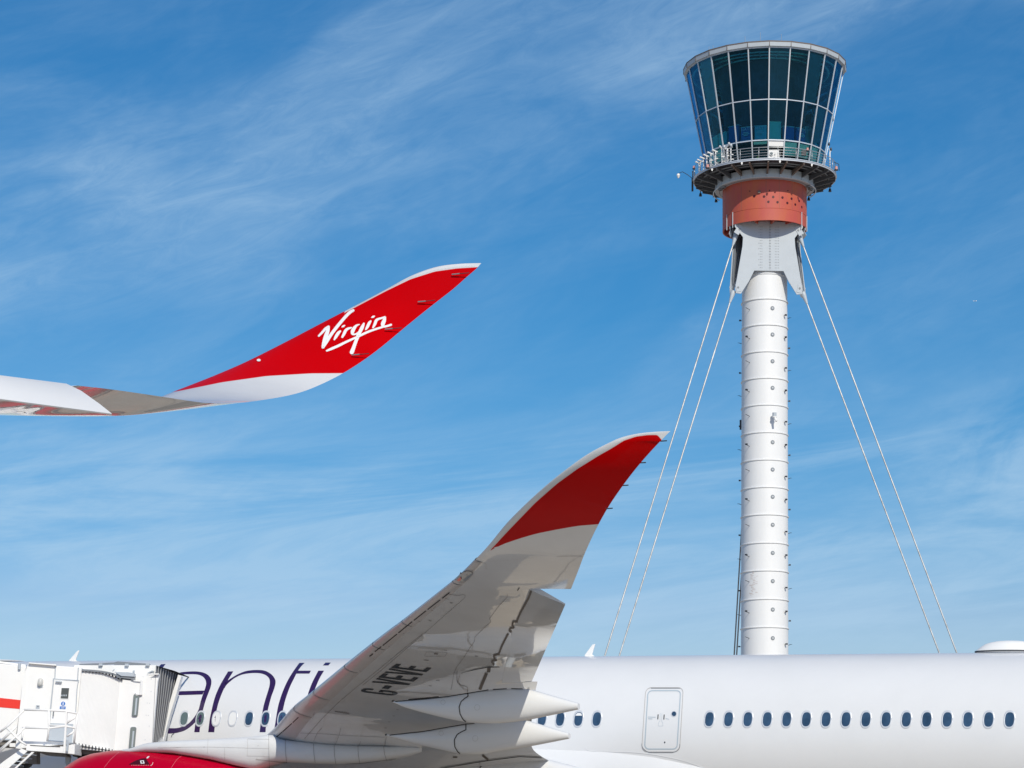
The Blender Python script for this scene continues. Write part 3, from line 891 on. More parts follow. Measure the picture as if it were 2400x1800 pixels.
    mb = MB(); c = tp(-90, 8.4, ZD + 0.85); mb.cyl(c, c - Vector((0, 0, 0.18)), 0.12, 0.18, n=12); mb.cyl(c - Vector((0, 0, 0.18)), c - Vector((0, 0, 0.42)), 0.17, 0.07, n=12)
    obj('dome_camera', mb, M['white'], a1, smooth=True, auto=30)
    mb = MB(); mb.box(tp(-90, 7.02, ZD - 0.3), (0.18, 0.18, 1.2)); mb.box(tp(-86, 7.0, ZD + 0.5), (0.1, 0.1, 0.9)); obj('arm_mount', mb, M['dark'], a1)
    # weather instruments at the right and in front of the left panes
    def anemo(a, z, s, m_):
        mb = MB(); p = tp(a, 6.7, ZD)
        mb.cyl(p, p + Vector((0, 0, z)), 0.05, n=8)
        q = p + Vector((0, 0, z)); t_ = td(a + 90)
        mb.tube([q - t_ * 0.42 * s + Vector((0, 0, 0.16)), q - t_ * 0.3 * s, q, q + t_ * 0.3 * s, q + t_ * 0.42 * s + Vector((0, 0, 0.16))], 0.035, 6)
        o = obj('instrument_mast', mb, M['white'], T, smooth=True)
        for sgn in (-1, 1):
            mb = MB(); c = q + t_ * sgn * 0.42 * s + Vector((0, 0, 0.2 + (0.35 if sgn < 0 and m_ == 'dark' else 0)))
            mb.cyl(c, c + Vector((0, 0, 0.2)), 0.16 * s, 0.1 * s, n=12); mb.cyl(c - Vector((0, 0, 0.1)), c, 0.08, 0.16 * s, n=12)
            obj('wind_sensor', mb, M[m_], o, smooth=True, auto=50)
    anemo(-31.5, 1.45, 0.9, 'grey'); anemo(69, 1.9, 0.7, 'dark')
    mb = MB(); mb.tube([tp(72, 7.0, ZD + 0.9), tp(74, 7.4, ZD + 0.7), tp(77, 7.35, ZD + 0.2)], 0.035, 6); obj('conduit', mb, M['dark'], T, smooth=True)
    mb = MB(); mb.box(tp(33, 6.8, ZD + 0.8), (0.45, 0.2, 0.5)); obj('equipment_box', mb, M['dark'], T)
    # hi-vis garment heaped behind the lower glass
    mb = MB(); c = tp(-8.3, 5.32, 67.95)
    ring = [(0.26, 0.0), (0.22, 0.2), (0.12, 0.42), (0.03, 0.56)]
    for r, z in ring: pass
    for i, (r, z) in enumerate(ring):
        for k in range(10):
            t = 2 * math.pi * k / 10; rr_ = r * (1 + 0.25 * math.sin(3 * t + i))
            mb.v.append(c + Vector((math.cos(t) * rr_ + 0.05 * i, math.sin(t) * rr_ * 0.6, z)))
    for i in range(3):
        for k in range(10): mb.f.append((i * 10 + k, i * 10 + (k + 1) % 10, (i + 1) * 10 + (k + 1) % 10, (i + 1) * 10 + k))
    mb.f.append(tuple(range(30, 40)))
    o = obj('hi_vis_jacket', mb, M['hivis'], None, smooth=True)
    o['label'] = 'bright yellow hi-vis garment heaped behind the low glass left of the tower door'; o['category'] = 'jacket'
build_tower()

# ------------------------------------------------------------------ airliners
PHI = R_(21.04); PC, PS = math.cos(PHI), math.sin(PHI)
AFT = Vector((PC, -PS, 0)); PORT = Vector((-PS, -PC, 0))
TILT = math.atan2(0.62, 28.6)                       # the parked airliner sits slightly nose up
AFT3 = Vector((PC * math.cos(TILT), -PS * math.cos(TILT), -math.sin(TILT)))
UP3 = AFT3.cross(PORT) * -1
if UP3.z < 0: UP3 = -UP3
W0 = at(431.5, 1684, 81.99)                          # first cabin window
H_W, R_F = 0.78, 3.06
AX0 = W0 - PORT * math.sqrt(R_F ** 2 - H_W ** 2) - UP3 * H_W     # fuselage axis at t = 0
def fus(t, ang, r=R_F):
    """point on the fuselage: t metres aft of the first window, ang from the crown towards the port side"""
    return AX0 + AFT3 * t + PORT * (math.sin(ang) * r) + UP3 * (math.cos(ang) * r)

OX, OY = AX0.x, AX0.y
def pw(px, py, eta):
    """point seen at a photo pixel, eta metres out along the port wing from the fuselage axis"""
    X0, Y0 = OX - PS * eta, OY - PC * eta
    k = (px - CX) / F
    T = (k * Y0 - X0) / (PC + k * PS)
    Y = Y0 - PS * T
    return Vector((X0 + PC * T, Y, CAMZ + (HY - py) / F * Y))
T_E = None
def wing_T(p): return (p - Vector((OX, OY, 0))).dot(AFT)

SW = 0.766
def eta_of_le(px):
    if px <= 1130:
        # solve T = T10 + SW (eta - 10.5)
        k = (px - CX) / F
        a = OX + PC * (T10 - SW * 10.5); b = -PS + PC * SW
        c = OY - PS * (T10 - SW * 10.5); d = -PC - PS * SW
        return (k * c - a) / (b - k * d)
    e0 = eta_of_le(1130); u = (px - 1130) / (1571.0 - 1130)
    return e0 + 2.9 * (1 - (1 - u) ** 3.2)
T10 = wing_T(pw(635, 1720, 10.5))

def airfoil(nu=16, t=0.11):
    """closed loop of (u, w): trailing edge, upper side, nose, lower side"""
    def th(u): return 5 * t * (0.2969 * math.sqrt(max(u, 0)) - 0.126 * u - 0.3516 * u * u + 0.2843 * u ** 3 - 0.1036 * u ** 4)
    us = [0.5 * (1 - math.cos(math.pi * i / nu)) for i in range(nu + 1)]
    up = [(u, th(u) * 1.1) for u in reversed(us)]
    lo = [(u, -th(u) * 0.9) for u in us[1:]]
    return up + lo
def catmull(P, sub):
    out = []
    for i in range(len(P) - 1):
        p0, p1, p2, p3 = P[max(i - 1, 0)], P[i], P[i + 1], P[min(i + 2, len(P) - 1)]
        for k in range(sub):
            t = k / sub
            out.append(0.5 * ((2 * p1) + (-p0 + p2) * t + (2 * p0 - 5 * p1 + 4 * p2 - p3) * t * t + (-p0 + 3 * p1 - 3 * p2 + p3) * t ** 3))
    out.append(P[-1])
    return out
def loft(stn, sub=8, nu=16, flip=1, u1=lambda s: 1.0, cuts=()):
    """stn: list of (LE, TE, thickness). returns MB, per-vertex (s, u, side), ring size"""
    LE = catmull([s[0] for s in stn], sub); TE = catmull([s[1] for s in stn], sub)
    TH = []
    for i in range(len(stn) - 1):
        for k in range(sub): TH.append(stn[i][2] + (stn[i + 1][2] - stn[i][2]) * k / sub)
    TH.append(stn[-1][2])
    SS = [i / sub for i in range(len(LE))]
    for cs in sorted(cuts):
        k = 0
        while SS[k + 1] < cs: k += 1
        f = (cs - SS[k]) / (SS[k + 1] - SS[k])
        for lst in (LE, TE):
            lst.insert(k + 1, lst[k].lerp(lst[k + 1], f))
        TH.insert(k + 1, TH[k] + (TH[k + 1] - TH[k]) * f); SS.insert(k + 1, cs)
    prof = airfoil(nu, 1.0)
    mb = MB(); info = []
    n = len(LE)
    ups = []
    for i in range(n):
        c = TE[i] - LE[i]
        s = (LE[min(i + 1, n - 1)] - LE[max(i - 1, 0)]) * 0.5 + (TE[min(i + 1, n - 1)] - TE[max(i - 1, 0)]) * 0.5
        up = c.cross(s).normalized() * flip
        ups.append(up)
    for i in range(n):
        c = TE[i] - LE[i]; s = SS[i]; e = u1(s)
        for j, (u, w) in enumerate(prof):
            uu = min(u, e)
            ww = w
            if u > e:
                # cut flat at the rear spar
                th = 5 * (0.2969 * math.sqrt(uu) - 0.126 * uu - 0.3516 * uu * uu + 0.2843 * uu ** 3 - 0.1036 * uu ** 4)
                full = th * (1.1 if j <= nu else -0.9)
                ww = full * max(0.0, (1 - (u - e) / (1 - e)))
            mb.v.append(LE[i] + c * uu + ups[i] * (ww * TH[i] * c.length))
            info.append((s, uu, 1 if j <= nu else -1))
    m = len(prof)
    for i in range(n - 1):
        for j in range(m - 1):
            mb.f.append((i * m + j, i * m + j + 1, (i + 1) * m + j + 1, (i + 1) * m + j))
    mb.f.append(tuple(range(m - 1, -1, -1))); mb.f.append(tuple((n - 1) * m + j for j in range(m)))
    return mb, info, (LE, TE, ups, TH, SS)

def c6(x, y): return (900 + x / 4.424, 1560 + y / 4.424)
def c4(x, y): return (850 + x / 4.424, 1300 + y / 4.424)
def c5(x, y): return (600 + x / 5.185, 1480 + y / 5.185)
def c3(x, y): return (1100 + x / 4.147, 1000 + y / 4.147)
def c8(x, y): return (370 + x / 5.267, 1530 + y / 5.267)
def c5b(x, y): return (x / 3.352, 1500 + y / 3.352)

def curve_y(pts, x):
    if x <= pts[0][0]:
        a, b = pts[0], pts[1]
    elif x >= pts[-1][0]:
        a, b = pts[-2], pts[-1]
    else:
        for a, b in zip(pts, pts[1:]):
            if a[0] <= x <= b[0]: break
    return a[1] + (b[1] - a[1]) * (x - a[0]) / (b[0] - a[0])

def build_fuselage(P):
    mb = MB(); NA = 72
    # t from nose to tail; (t, radius scale, drop)
    st = [(-27.5, 0.02, -0.9), (-27.0, 0.28, -0.8), (-26, 0.5, -0.65), (-24.5, 0.72, -0.45), (-22.5, 0.88, -0.2), (-20, 0.97, -0.05), (-18, 1.0, 0)]
    st += [(t, 1.0, 0) for t in range(-15, 32, 3)]
    st += [(33, 1.0, 0), (36, 0.93, 0.12), (39, 0.8, 0.42), (42, 0.62, 0.85), (45, 0.4, 1.35), (46.8, 0.2, 1.7), (47.2, 0.03, 1.8)]
    for t, s, dz in st:
        for k in range(NA):
            a = 2 * math.pi * k / NA
            mb.v.append(AX0 + AFT3 * t + (PORT * math.sin(a) + UP3 * math.cos(a)) * (R_F * s) + UP3 * dz)
    for i in range(len(st) - 1):
        for k in range(NA):
            mb.f.append((i * NA + k, i * NA + (k + 1) % NA, (i + 1) * NA + (k + 1) % NA, (i + 1) * NA + k))
    mb.f.append(tuple(range(NA))); mb.f.append(tuple((len(st) - 1) * NA + k for k in range(NA)))
    fo = obj('fuselage', mb, M['paint'], P, smooth=True, auto=40)
    bv = bvh_of(mb)
    # belly and wing root fairing
    mb = MB()
    prof = [(-9.5, 0.02), (-8.5, 0.35), (-6, 0.8), (-3, 1.0), (4, 1.02), (10, 1.02), (13.5, 1.0), (15.5, 0.97), (17.2, 0.89), (18.8, 0.74), (20.3, 0.52), (21.4, 0.3), (22.2, 0.02)]
    for t, s in prof:
        for k in range(NA):
            a = 2 * math.pi * k / NA
            # wide flattened section hanging under the fuselage
            w = 2.2 + 1.2 * s; h = 1.5 + 1.4 * s
            mb.v.append(AX0 + AFT3 * t + PORT * math.sin(a) * w + UP3 * (math.cos(a) * h - 1.5 + 0.1 * (1 - s)))
    for i in range(len(prof) - 1):
        for k in range(NA):
            mb.f.append((i * NA + k, i * NA + (k + 1) % NA, (i + 1) * NA + (k + 1) % NA, (i + 1) * NA + k))
    mb.f.append(tuple(range(NA))); mb.f.append(tuple((len(prof) - 1) * NA + k for k in range(NA)))
    obj('belly_fairing', mb, M['paint'], P, smooth=True, auto=40)
    # cabin windows
    wa = math.acos(H_W / R_F)
    def window(i, kind):
        t = i * 0.635
        c = fus(t, wa); nrm = (PORT * math.sin(wa) + UP3 * math.cos(wa)); v = (PORT * math.cos(wa) * -1 + UP3 * math.sin(wa)) ; u = AFT3
        def ell(s, d, n=24):
            out = []
            for k in range(n):
                a = 2 * math.pi * k / n; x, y = math.cos(a), math.sin(a)
                # rounded rectangle leaning to an oval
                q = (abs(x) ** 2.6 + abs(y) ** 2.6) ** (-1 / 2.6)
                yy = y * q * s * 0.225; xx = x * q * s * 0.135
                out.append(c + u * xx + v * yy + nrm * (d - (yy * yy) / (2 * R_F)))
            return out
        mb = MB(); rings = [ell(1.34, 0.001), ell(1.30, 0.008), ell(1.10, 0.009), ell(1.0, 0.003)]
        n = 24
        for r in rings: mb.v += r
        for j in range(3):
            for k in range(n): mb.f.append((j * n + k, j * n + (k + 1) % n, (j + 1) * n + (k + 1) % n, (j + 1) * n + k))
        wf = obj('cabin_window', mb, M['winframe'], P, smooth=True, auto=50)
        mb = MB(); mb.v += ell(1.04, 0.006); mb.v.append(c + nrm * 0.004)
        mb.f += [(k, (k + 1) % n, n) for k in range(n)]
        obj('pane', mb, M[kind], wf, smooth=True)
        if kind == 'winglass' and i in (23,):
            mb = MB(); q = ell(0.93, 0.010)
            keep = [p for p in q if (p - c).dot(v) > (0.09 if i != 31 else 0.12)]
            if len(keep) > 2:
                mb.v += keep; mb.f.append(tuple(range(len(keep)))); obj('blind', mb, M['winblank'], wf)
    for i in range(-6, 47):
        if i in (25, 26, 27, 28, 29): continue
        kind = {0: 'wingreen', 1: 'wingreen', 2: 'winblank', 3: 'winblank'}.get(i, 'winglass')
        window(i, kind)
    # lettering, from traced edges
    L = MB()
    cv = lambda pts: [c8(*p) for p in pts]
    def st2(A, B, n=30, m=3): strip(L, bv, cv(A), cv(B), n, m, 0.006)
    st2([(150, 290), (240, 255), (300, 240), (400, 232), (480, 232), (560, 245), (620, 275), (655, 320), (662, 370), (650, 430), (620, 510), (590, 590), (570, 660), (552, 730), (540, 800), (527, 880), (515, 980)],
        [(160, 310), (265, 275), (310, 268), (400, 265), (480, 268), (540, 285), (580, 320), (597, 370), (590, 420), (570, 480), (545, 550), (525, 620), (508, 690), (492, 760), (478, 820), (462, 890), (450, 980)], 48, 3)
    st2([(508, 690), (480, 750), (430, 820), (370, 880), (300, 912), (230, 930), (100, 930)],
        [(549, 740), (515, 800), (460, 860), (400, 915), (330, 960), (250, 985), (180, 995), (100, 998)], 24, 2)
    strip(L, bv, cv([(180, 478), (576, 467)]), cv([(160, 527), (552, 515)]), 14, 2, 0.006, False)
    st2([(867, 232), (820, 310), (780, 380), (745, 450), (712, 530), (685, 620), (662, 720), (640, 830), (622, 980)],
        [(932, 230), (895, 290), (862, 345), (836, 405), (800, 480), (765, 570), (740, 650), (718, 760), (697, 980)], 36, 3)
    st2([(830, 365), (862, 345), (900, 318), (980, 270), (1070, 232), (1150, 217), (1230, 213), (1310, 220), (1370, 245), (1420, 285), (1450, 335), (1453, 380), (1435, 450), (1405, 530), (1385, 600), (1360, 700), (1345, 780), (1330, 980)],
        [(820, 445), (850, 395), (905, 345), (960, 305), (1040, 270), (1120, 255), (1200, 250), (1270, 255), (1330, 275), (1370, 310), (1383, 350), (1378, 410), (1355, 490), (1330, 570), (1305, 660), (1290, 740), (1275, 830), (1257, 980)], 60, 3)
    st2([(1748, 125), (1700, 190), (1640, 280), (1590, 370), (1550, 460), (1520, 540), (1490, 640), (1470, 740), (1455, 840), (1432, 980)],
        [(1812, 125), (1760, 180), (1715, 250), (1680, 320), (1640, 400), (1605, 490), (1575, 580), (1555, 660), (1535, 760), (1500, 980)], 36, 3)
    strip(L, bv, cv([(1712, 222), (1890, 222)]), cv([(1690, 258), (1870, 258)]), 10, 2, 0.0055, False)
    st2([(1982, 222), (1940, 300), (1905, 370), (1870, 460), (1843, 548), (1800, 700), (1780, 850), (1765, 980)],
        [(2052, 222), (2000, 310), (1960, 400), (1925, 485), (1900, 560), (1860, 700), (1840, 850), (1828, 980)], 36, 3)
    strip(L, bv, cv([(2070, 122), (2135, 122)]), cv([(2038, 157), (2105, 157)]), 6, 2, 0.006, False)
    strip(L, bv, cv([(40, 142), (97, 140)]), cv([(-40, 230), (25, 230)]), 6, 3, 0.006, False)
    obj('fuselage_lettering', L, M['letter'], fo, smooth=True, fixn=False)
    # passenger door: outline, inner outline, window, handles
    dq = lambda x, y: (1480 + x / 8.73, 1590 + y / 8.73)
    def rr(x0t, x1t, y0, x0b, x1b, y1, r, n=6):
        """rounded parallelogram with a slight bow, listed in order"""
        out = []
        H = y1 - y0
        def ex(y, a, b, s):
            f = (y - y0) / H
            return a + (b - a) * f - s * 14 * math.sin(math.pi * f) * 0 + (-(22) * math.sin(math.pi * f))
        for cx, cy, a0, side in (('l', y0 + r, 180, 0), ('r', y0 + r, 270, 0), ('r', y1 - r, 0, 0), ('l', y1 - r, 90, 0)):
            for k in range(n + 1):
                a = R_(a0 + 90 * k / n)
                y = cy + r * math.sin(a)
                xl, xr = ex(y, x0t, x0b, 0), ex(y, x1t, x1b, 0)
                x = (xl + r if cx == 'l' else xr - r) + r * math.cos(a)
                out.append((x, y))
        # densify
        dd = []
        for i, p in enumerate(out):
            q = out[(i + 1) % len(out)]
            k = max(1, int(math.hypot(q[0] - p[0], q[1] - p[1]) / 60))
            for j in range(k): dd.append((p[0] + (q[0] - p[0]) * j / k, p[1] + (q[1] - p[1]) * j / k))
        return [dq(*p) for p in dd] + [dq(*dd[0])]
    outer = rr(300, 1068, 190, 214, 992, 1502, 115)
    inner = rr(345, 1012, 252, 275, 938, 1445, 85)
    D = MB()
    line(D, bv, outer, 1.2, n=200, off=0.010)
    do = obj('passenger_door', D, M['softline'], P, fixn=False)
    D = MB(); line(D, bv, inner, 2.5, n=200, off=0.008)
    obj('door_outline', D, M['doorline'], do, fixn=False)
    D = MB(); strip(D, bv, [dq(400, 190), dq(1000, 190)], [dq(400, 210), dq(1000, 210)], 12, 1, 0.009, False)
    line(D, bv, [dq(*p) for p in ((215, 1335), (217, 1385), (245, 1440), (300, 1485), (370, 1515), (840, 1515), (920, 1490), (970, 1440), (992, 1390), (992, 1345))], 1.3, n=60, off=0.012)
    obj('door_sill', D, M['greydark'], do, fixn=False)
    D = MB(); disc(D, bv, *dq(872, 727), 6.6, 6.8, 0.010, 24); dw = obj('door_window', D, M['winframe'], do, fixn=False)
    D = MB(); disc(D, bv, *dq(872, 727), 5.2, 5.4, 0.014, 24); obj('pane', D, M['winglass'], dw, fixn=False)
    D = MB()
    line(D, bv, [dq(548, 738), dq(541, 838)], 2.2, n=3, off=0.012); line(D, bv, [dq(672, 742), dq(665, 842)], 2.2, n=3, off=0.012)
    disc(D, bv, *dq(682, 1308), 1.6, 2.0, 0.012)
    obj('door_handle', D, M['dark'], do, fixn=False)
    D = MB()
    line(D, bv, [dq(590, 710), dq(585, 880), dq(560, 900), dq(548, 975), dq(650, 975), dq(640, 900), dq(615, 880), dq(625, 715)], 0.5, n=40, off=0.010)
    line(D, bv, [dq(340, 790), dq(500, 795)], 1.2, n=8, off=0.010); line(D, bv, [dq(345, 825), dq(430, 828)], 1.6, n=8, off=0.010); line(D, bv, [dq(700, 820), dq(770, 838)], 1.0, n=8, off=0.010)
    obj('door_marking', D, M['softline'] if False else M['doorline'], do, fixn=False)
    # fairing edge line below the door
    D = MB()
    line(D, bv, [(1374, 1751), (1383, 1759), (1433, 1761), (1480, 1762.5), (1525, 1767), (1565, 1774), (1601, 1782), (1632, 1792), (1652, 1801)], 0.9, n=60, off=0.02, sm=True)
    obj('fairing_seam', D, M['logowhite'], fo, fixn=False)
    # small service panels
    D = MB()
    for x, y in ((1330, 1768), (1505, 1777), (800 / 3.352 + 0, 1760)):
        line(D, bv, [(x, y - 2), (x, y + 2)], 0.8, n=2, off=0.01)
    obj('service_marks', D, M['panelline'], fo, fixn=False)
    # drain mast and scuff marks near the bridge
    D = MB(); line(D, bv, [(402, 1728), (404, 1722), (409, 1719)], 1.2, n=10, off=0.02); obj('bellows_scuff', D, M['dark'], fo, fixn=False)
    # blade aerials on the crown
    def blade(px, y0, y1, pts):
        # pts in photo pixels relative; placed on the crown plane
        k = (px - CX) / F
        t = (k * AX0.y - AX0.x) / (AFT3.x - k * AFT3.y)
        Y = AX0.y + AFT3.y * t
        mb = MB(); poly = [at(x, y, Y) for x, y in pts]
        # lay in the vertical plane of the fuselage axis
        out = []
        for p in poly:
            k = (p.x / p.y); tt = (k * AX0.y - AX0.x) / (AFT3.x - k * AFT3.y)
            q = AX0 + AFT3 * tt; out.append(Vector((q.x, q.y, CAMZ + (p.z - CAMZ) / p.y * q.y)))
        mb.prism([o - PORT * 0.03 for o in out], PORT * 0.06)
        obj('blade_aerial', mb, M['white'], P, bevel=0.015)
    b1 = lambda x, y: (x / 5.927, 1520 + y / 5.927)
    blade(174, 0, 0, [b1(960, 165), b1(1075, 35), b1(1102, 22), b1(1098, 42), b1(1050, 160), b1(1110, 185), b1(1100, 205), b1(980, 200)])
    b2 = lambda x, y: (1200 + x / 1.8433, 1450 + y / 1.8433)
    blade(1382, 0, 0, [b2(314, 158), b2(348, 112), b2(360, 109), b2(346, 155), b2(363, 166), b2(360, 175), b2(318, 172)])
    # domes: low one at the left edge, satellite dome at the right
    def dome(px0, px1, ytop, ybase, name):
        def tt(px):
            k = (px - CX) / F
            return (k * AX0.y - AX0.x) / (AFT3.x - k * AFT3.y)
        t0, t1 = tt(px0), tt(px1); tc, ln = (t0 + t1) / 2, (t1 - t0) / 2
        mid = AX0 + AFT3 * tc
        zb = CAMZ + (HY - ybase) / F * mid.y; zt = CAMZ + (HY - ytop) / F * mid.y
        hb = zb - mid.z
        mb = MB(); n = 40; prof = [(1.0, -0.08), (1.0, 0.02), (0.93, 0.18), (0.84, 0.42), (0.72, 0.66), (0.55, 0.84), (0.35, 0.95), (0.15, 0.99), (0.02, 1.0)]
        for r, h in prof:
            for k in range(n):
                a = 2 * math.pi * k / n
                mb.v.append(mid + AFT3 * (math.cos(a) * ln * r) + PORT * (math.sin(a) * 0.5 * min(1, ln) * r) + UP3 * (hb + (zt - zb) * h))
        for j in range(len(prof) - 1):
            for k in range(n): mb.f.append((j * n + k, j * n + (k + 1) % n, (j + 1) * n + (k + 1) % n, (j + 1) * n + k))
        d = obj(name, mb, M['white'], P, smooth=True, auto=40)
        mb = MB()
        for r, h in ((1.02, -0.12), (1.02, 0.0)):
            for k in range(n):
                a = 2 * math.pi * k / n
                mb.v.append(mid + AFT3 * (math.cos(a) * ln * r) + PORT * (math.sin(a) * 0.51 * min(1, ln) * r) + UP3 * (hb + (zt - zb) * h))
        for k in range(n): mb.f.append((k, (k + 1) % n, n + (k + 1) % n, n + k))
        obj('dome_seal', mb, M['dark'] if ytop < 1540 else M['white'], d)
        mb = MB()
        for r, h, zz in ((0.98, -0.08, 0), (0.80, -0.5, 0)):
            for k in range(n):
                a = 2 * math.pi * k / n
                q = mid + AFT3 * (math.cos(a) * ln * r) + PORT * (math.sin(a) * 0.5 * r) + UP3 * (hb + (zt - zb) * h)
                mb.v.append(q)
        for k in range(n): mb.f.append((k, (k + 1) % n, n + (k + 1) % n, n + k))
        obj('dome_skirt', mb, M['paint'], d, smooth=True)
    dome(2281, 2442, 1501.5, 1526, 'satellite_dome')
    dome(-90, 53, 1546, 1550, 'low_antenna_dome')
    return bv

def canoe(P, eta, nose, top, bot, tail_top, tail_bot, joint, name='flap_track_fairing', hw=0.36):
    """flap track fairing: profile curves in photo pixels, at span station eta"""
    n = 26
    x0, x1 = nose[0], tail_bot[0]
    mb = MB(); NA = 20
    rows = []
    for i in range(n + 1):
        f = i / n
        px = x0 + (x1 - x0) * (f ** 1.15)
        yt = curve_y([nose] + top + [tail_top], px); yb = curve_y([nose] + bot + [tail_bot], px)
        a, b = pw(px, yt, eta), pw(px, yb, eta)
        c = (a + b) / 2; h = max(0.02, (a - b).length / 2)
        w = hw * min(1.0, (0.04 + 2.6 * f) ** 0.8) * (1 if f < 0.55 else (1 - 0.72 * ((f - 0.55) / 0.45) ** 1.3))
        for k in range(NA):
            t = 2 * math.pi * k / NA
            s_, c_ = math.sin(t), math.cos(t)
            ww = w * (1.0 if c_ < 0 else 1.0)
            sy = math.copysign(abs(s_) ** 0.8, s_)
            mb.v.append(c + PORT * (sy * ww) + Vector((0, 0, 1)) * (c_ * h + 0.0))
        rows.append(px)
    for i in range(n):
        for k in range(NA): mb.f.append((i * NA + k, i * NA + (k + 1) % NA, (i + 1) * NA + (k + 1) % NA, (i + 1) * NA + k))
    mb.f.append(tuple(range(NA))); mb.f.append(tuple(n * NA + k for k in range(NA)))
    o = obj(name, mb, M['paint'], P, smooth=True, auto=50)
    bv = bvh_of(mb)
    D = MB(); line(D, bv, joint, 2.0, n=40, off=0.012, sm=False)
    obj('fairing_joint', D, M['black'], o, fixn=False)
    D = MB()
    jx = joint[0][0]; jy = joint[0][1]
    obj_pts = [(jx + 22, jy + 34, 6.2), (jx - 58, jy + 22, 5.2)]
    for x, y, r in obj_pts:
        line(D, bv, [(x + r * math.cos(a * math.pi / 8), y + r * 1.05 * math.sin(a * math.pi / 8)) for a in range(17)], 0.45, n=24, off=0.010)
    obj('access_ring', D, M['softline'], o, fixn=False)
    return o, bv

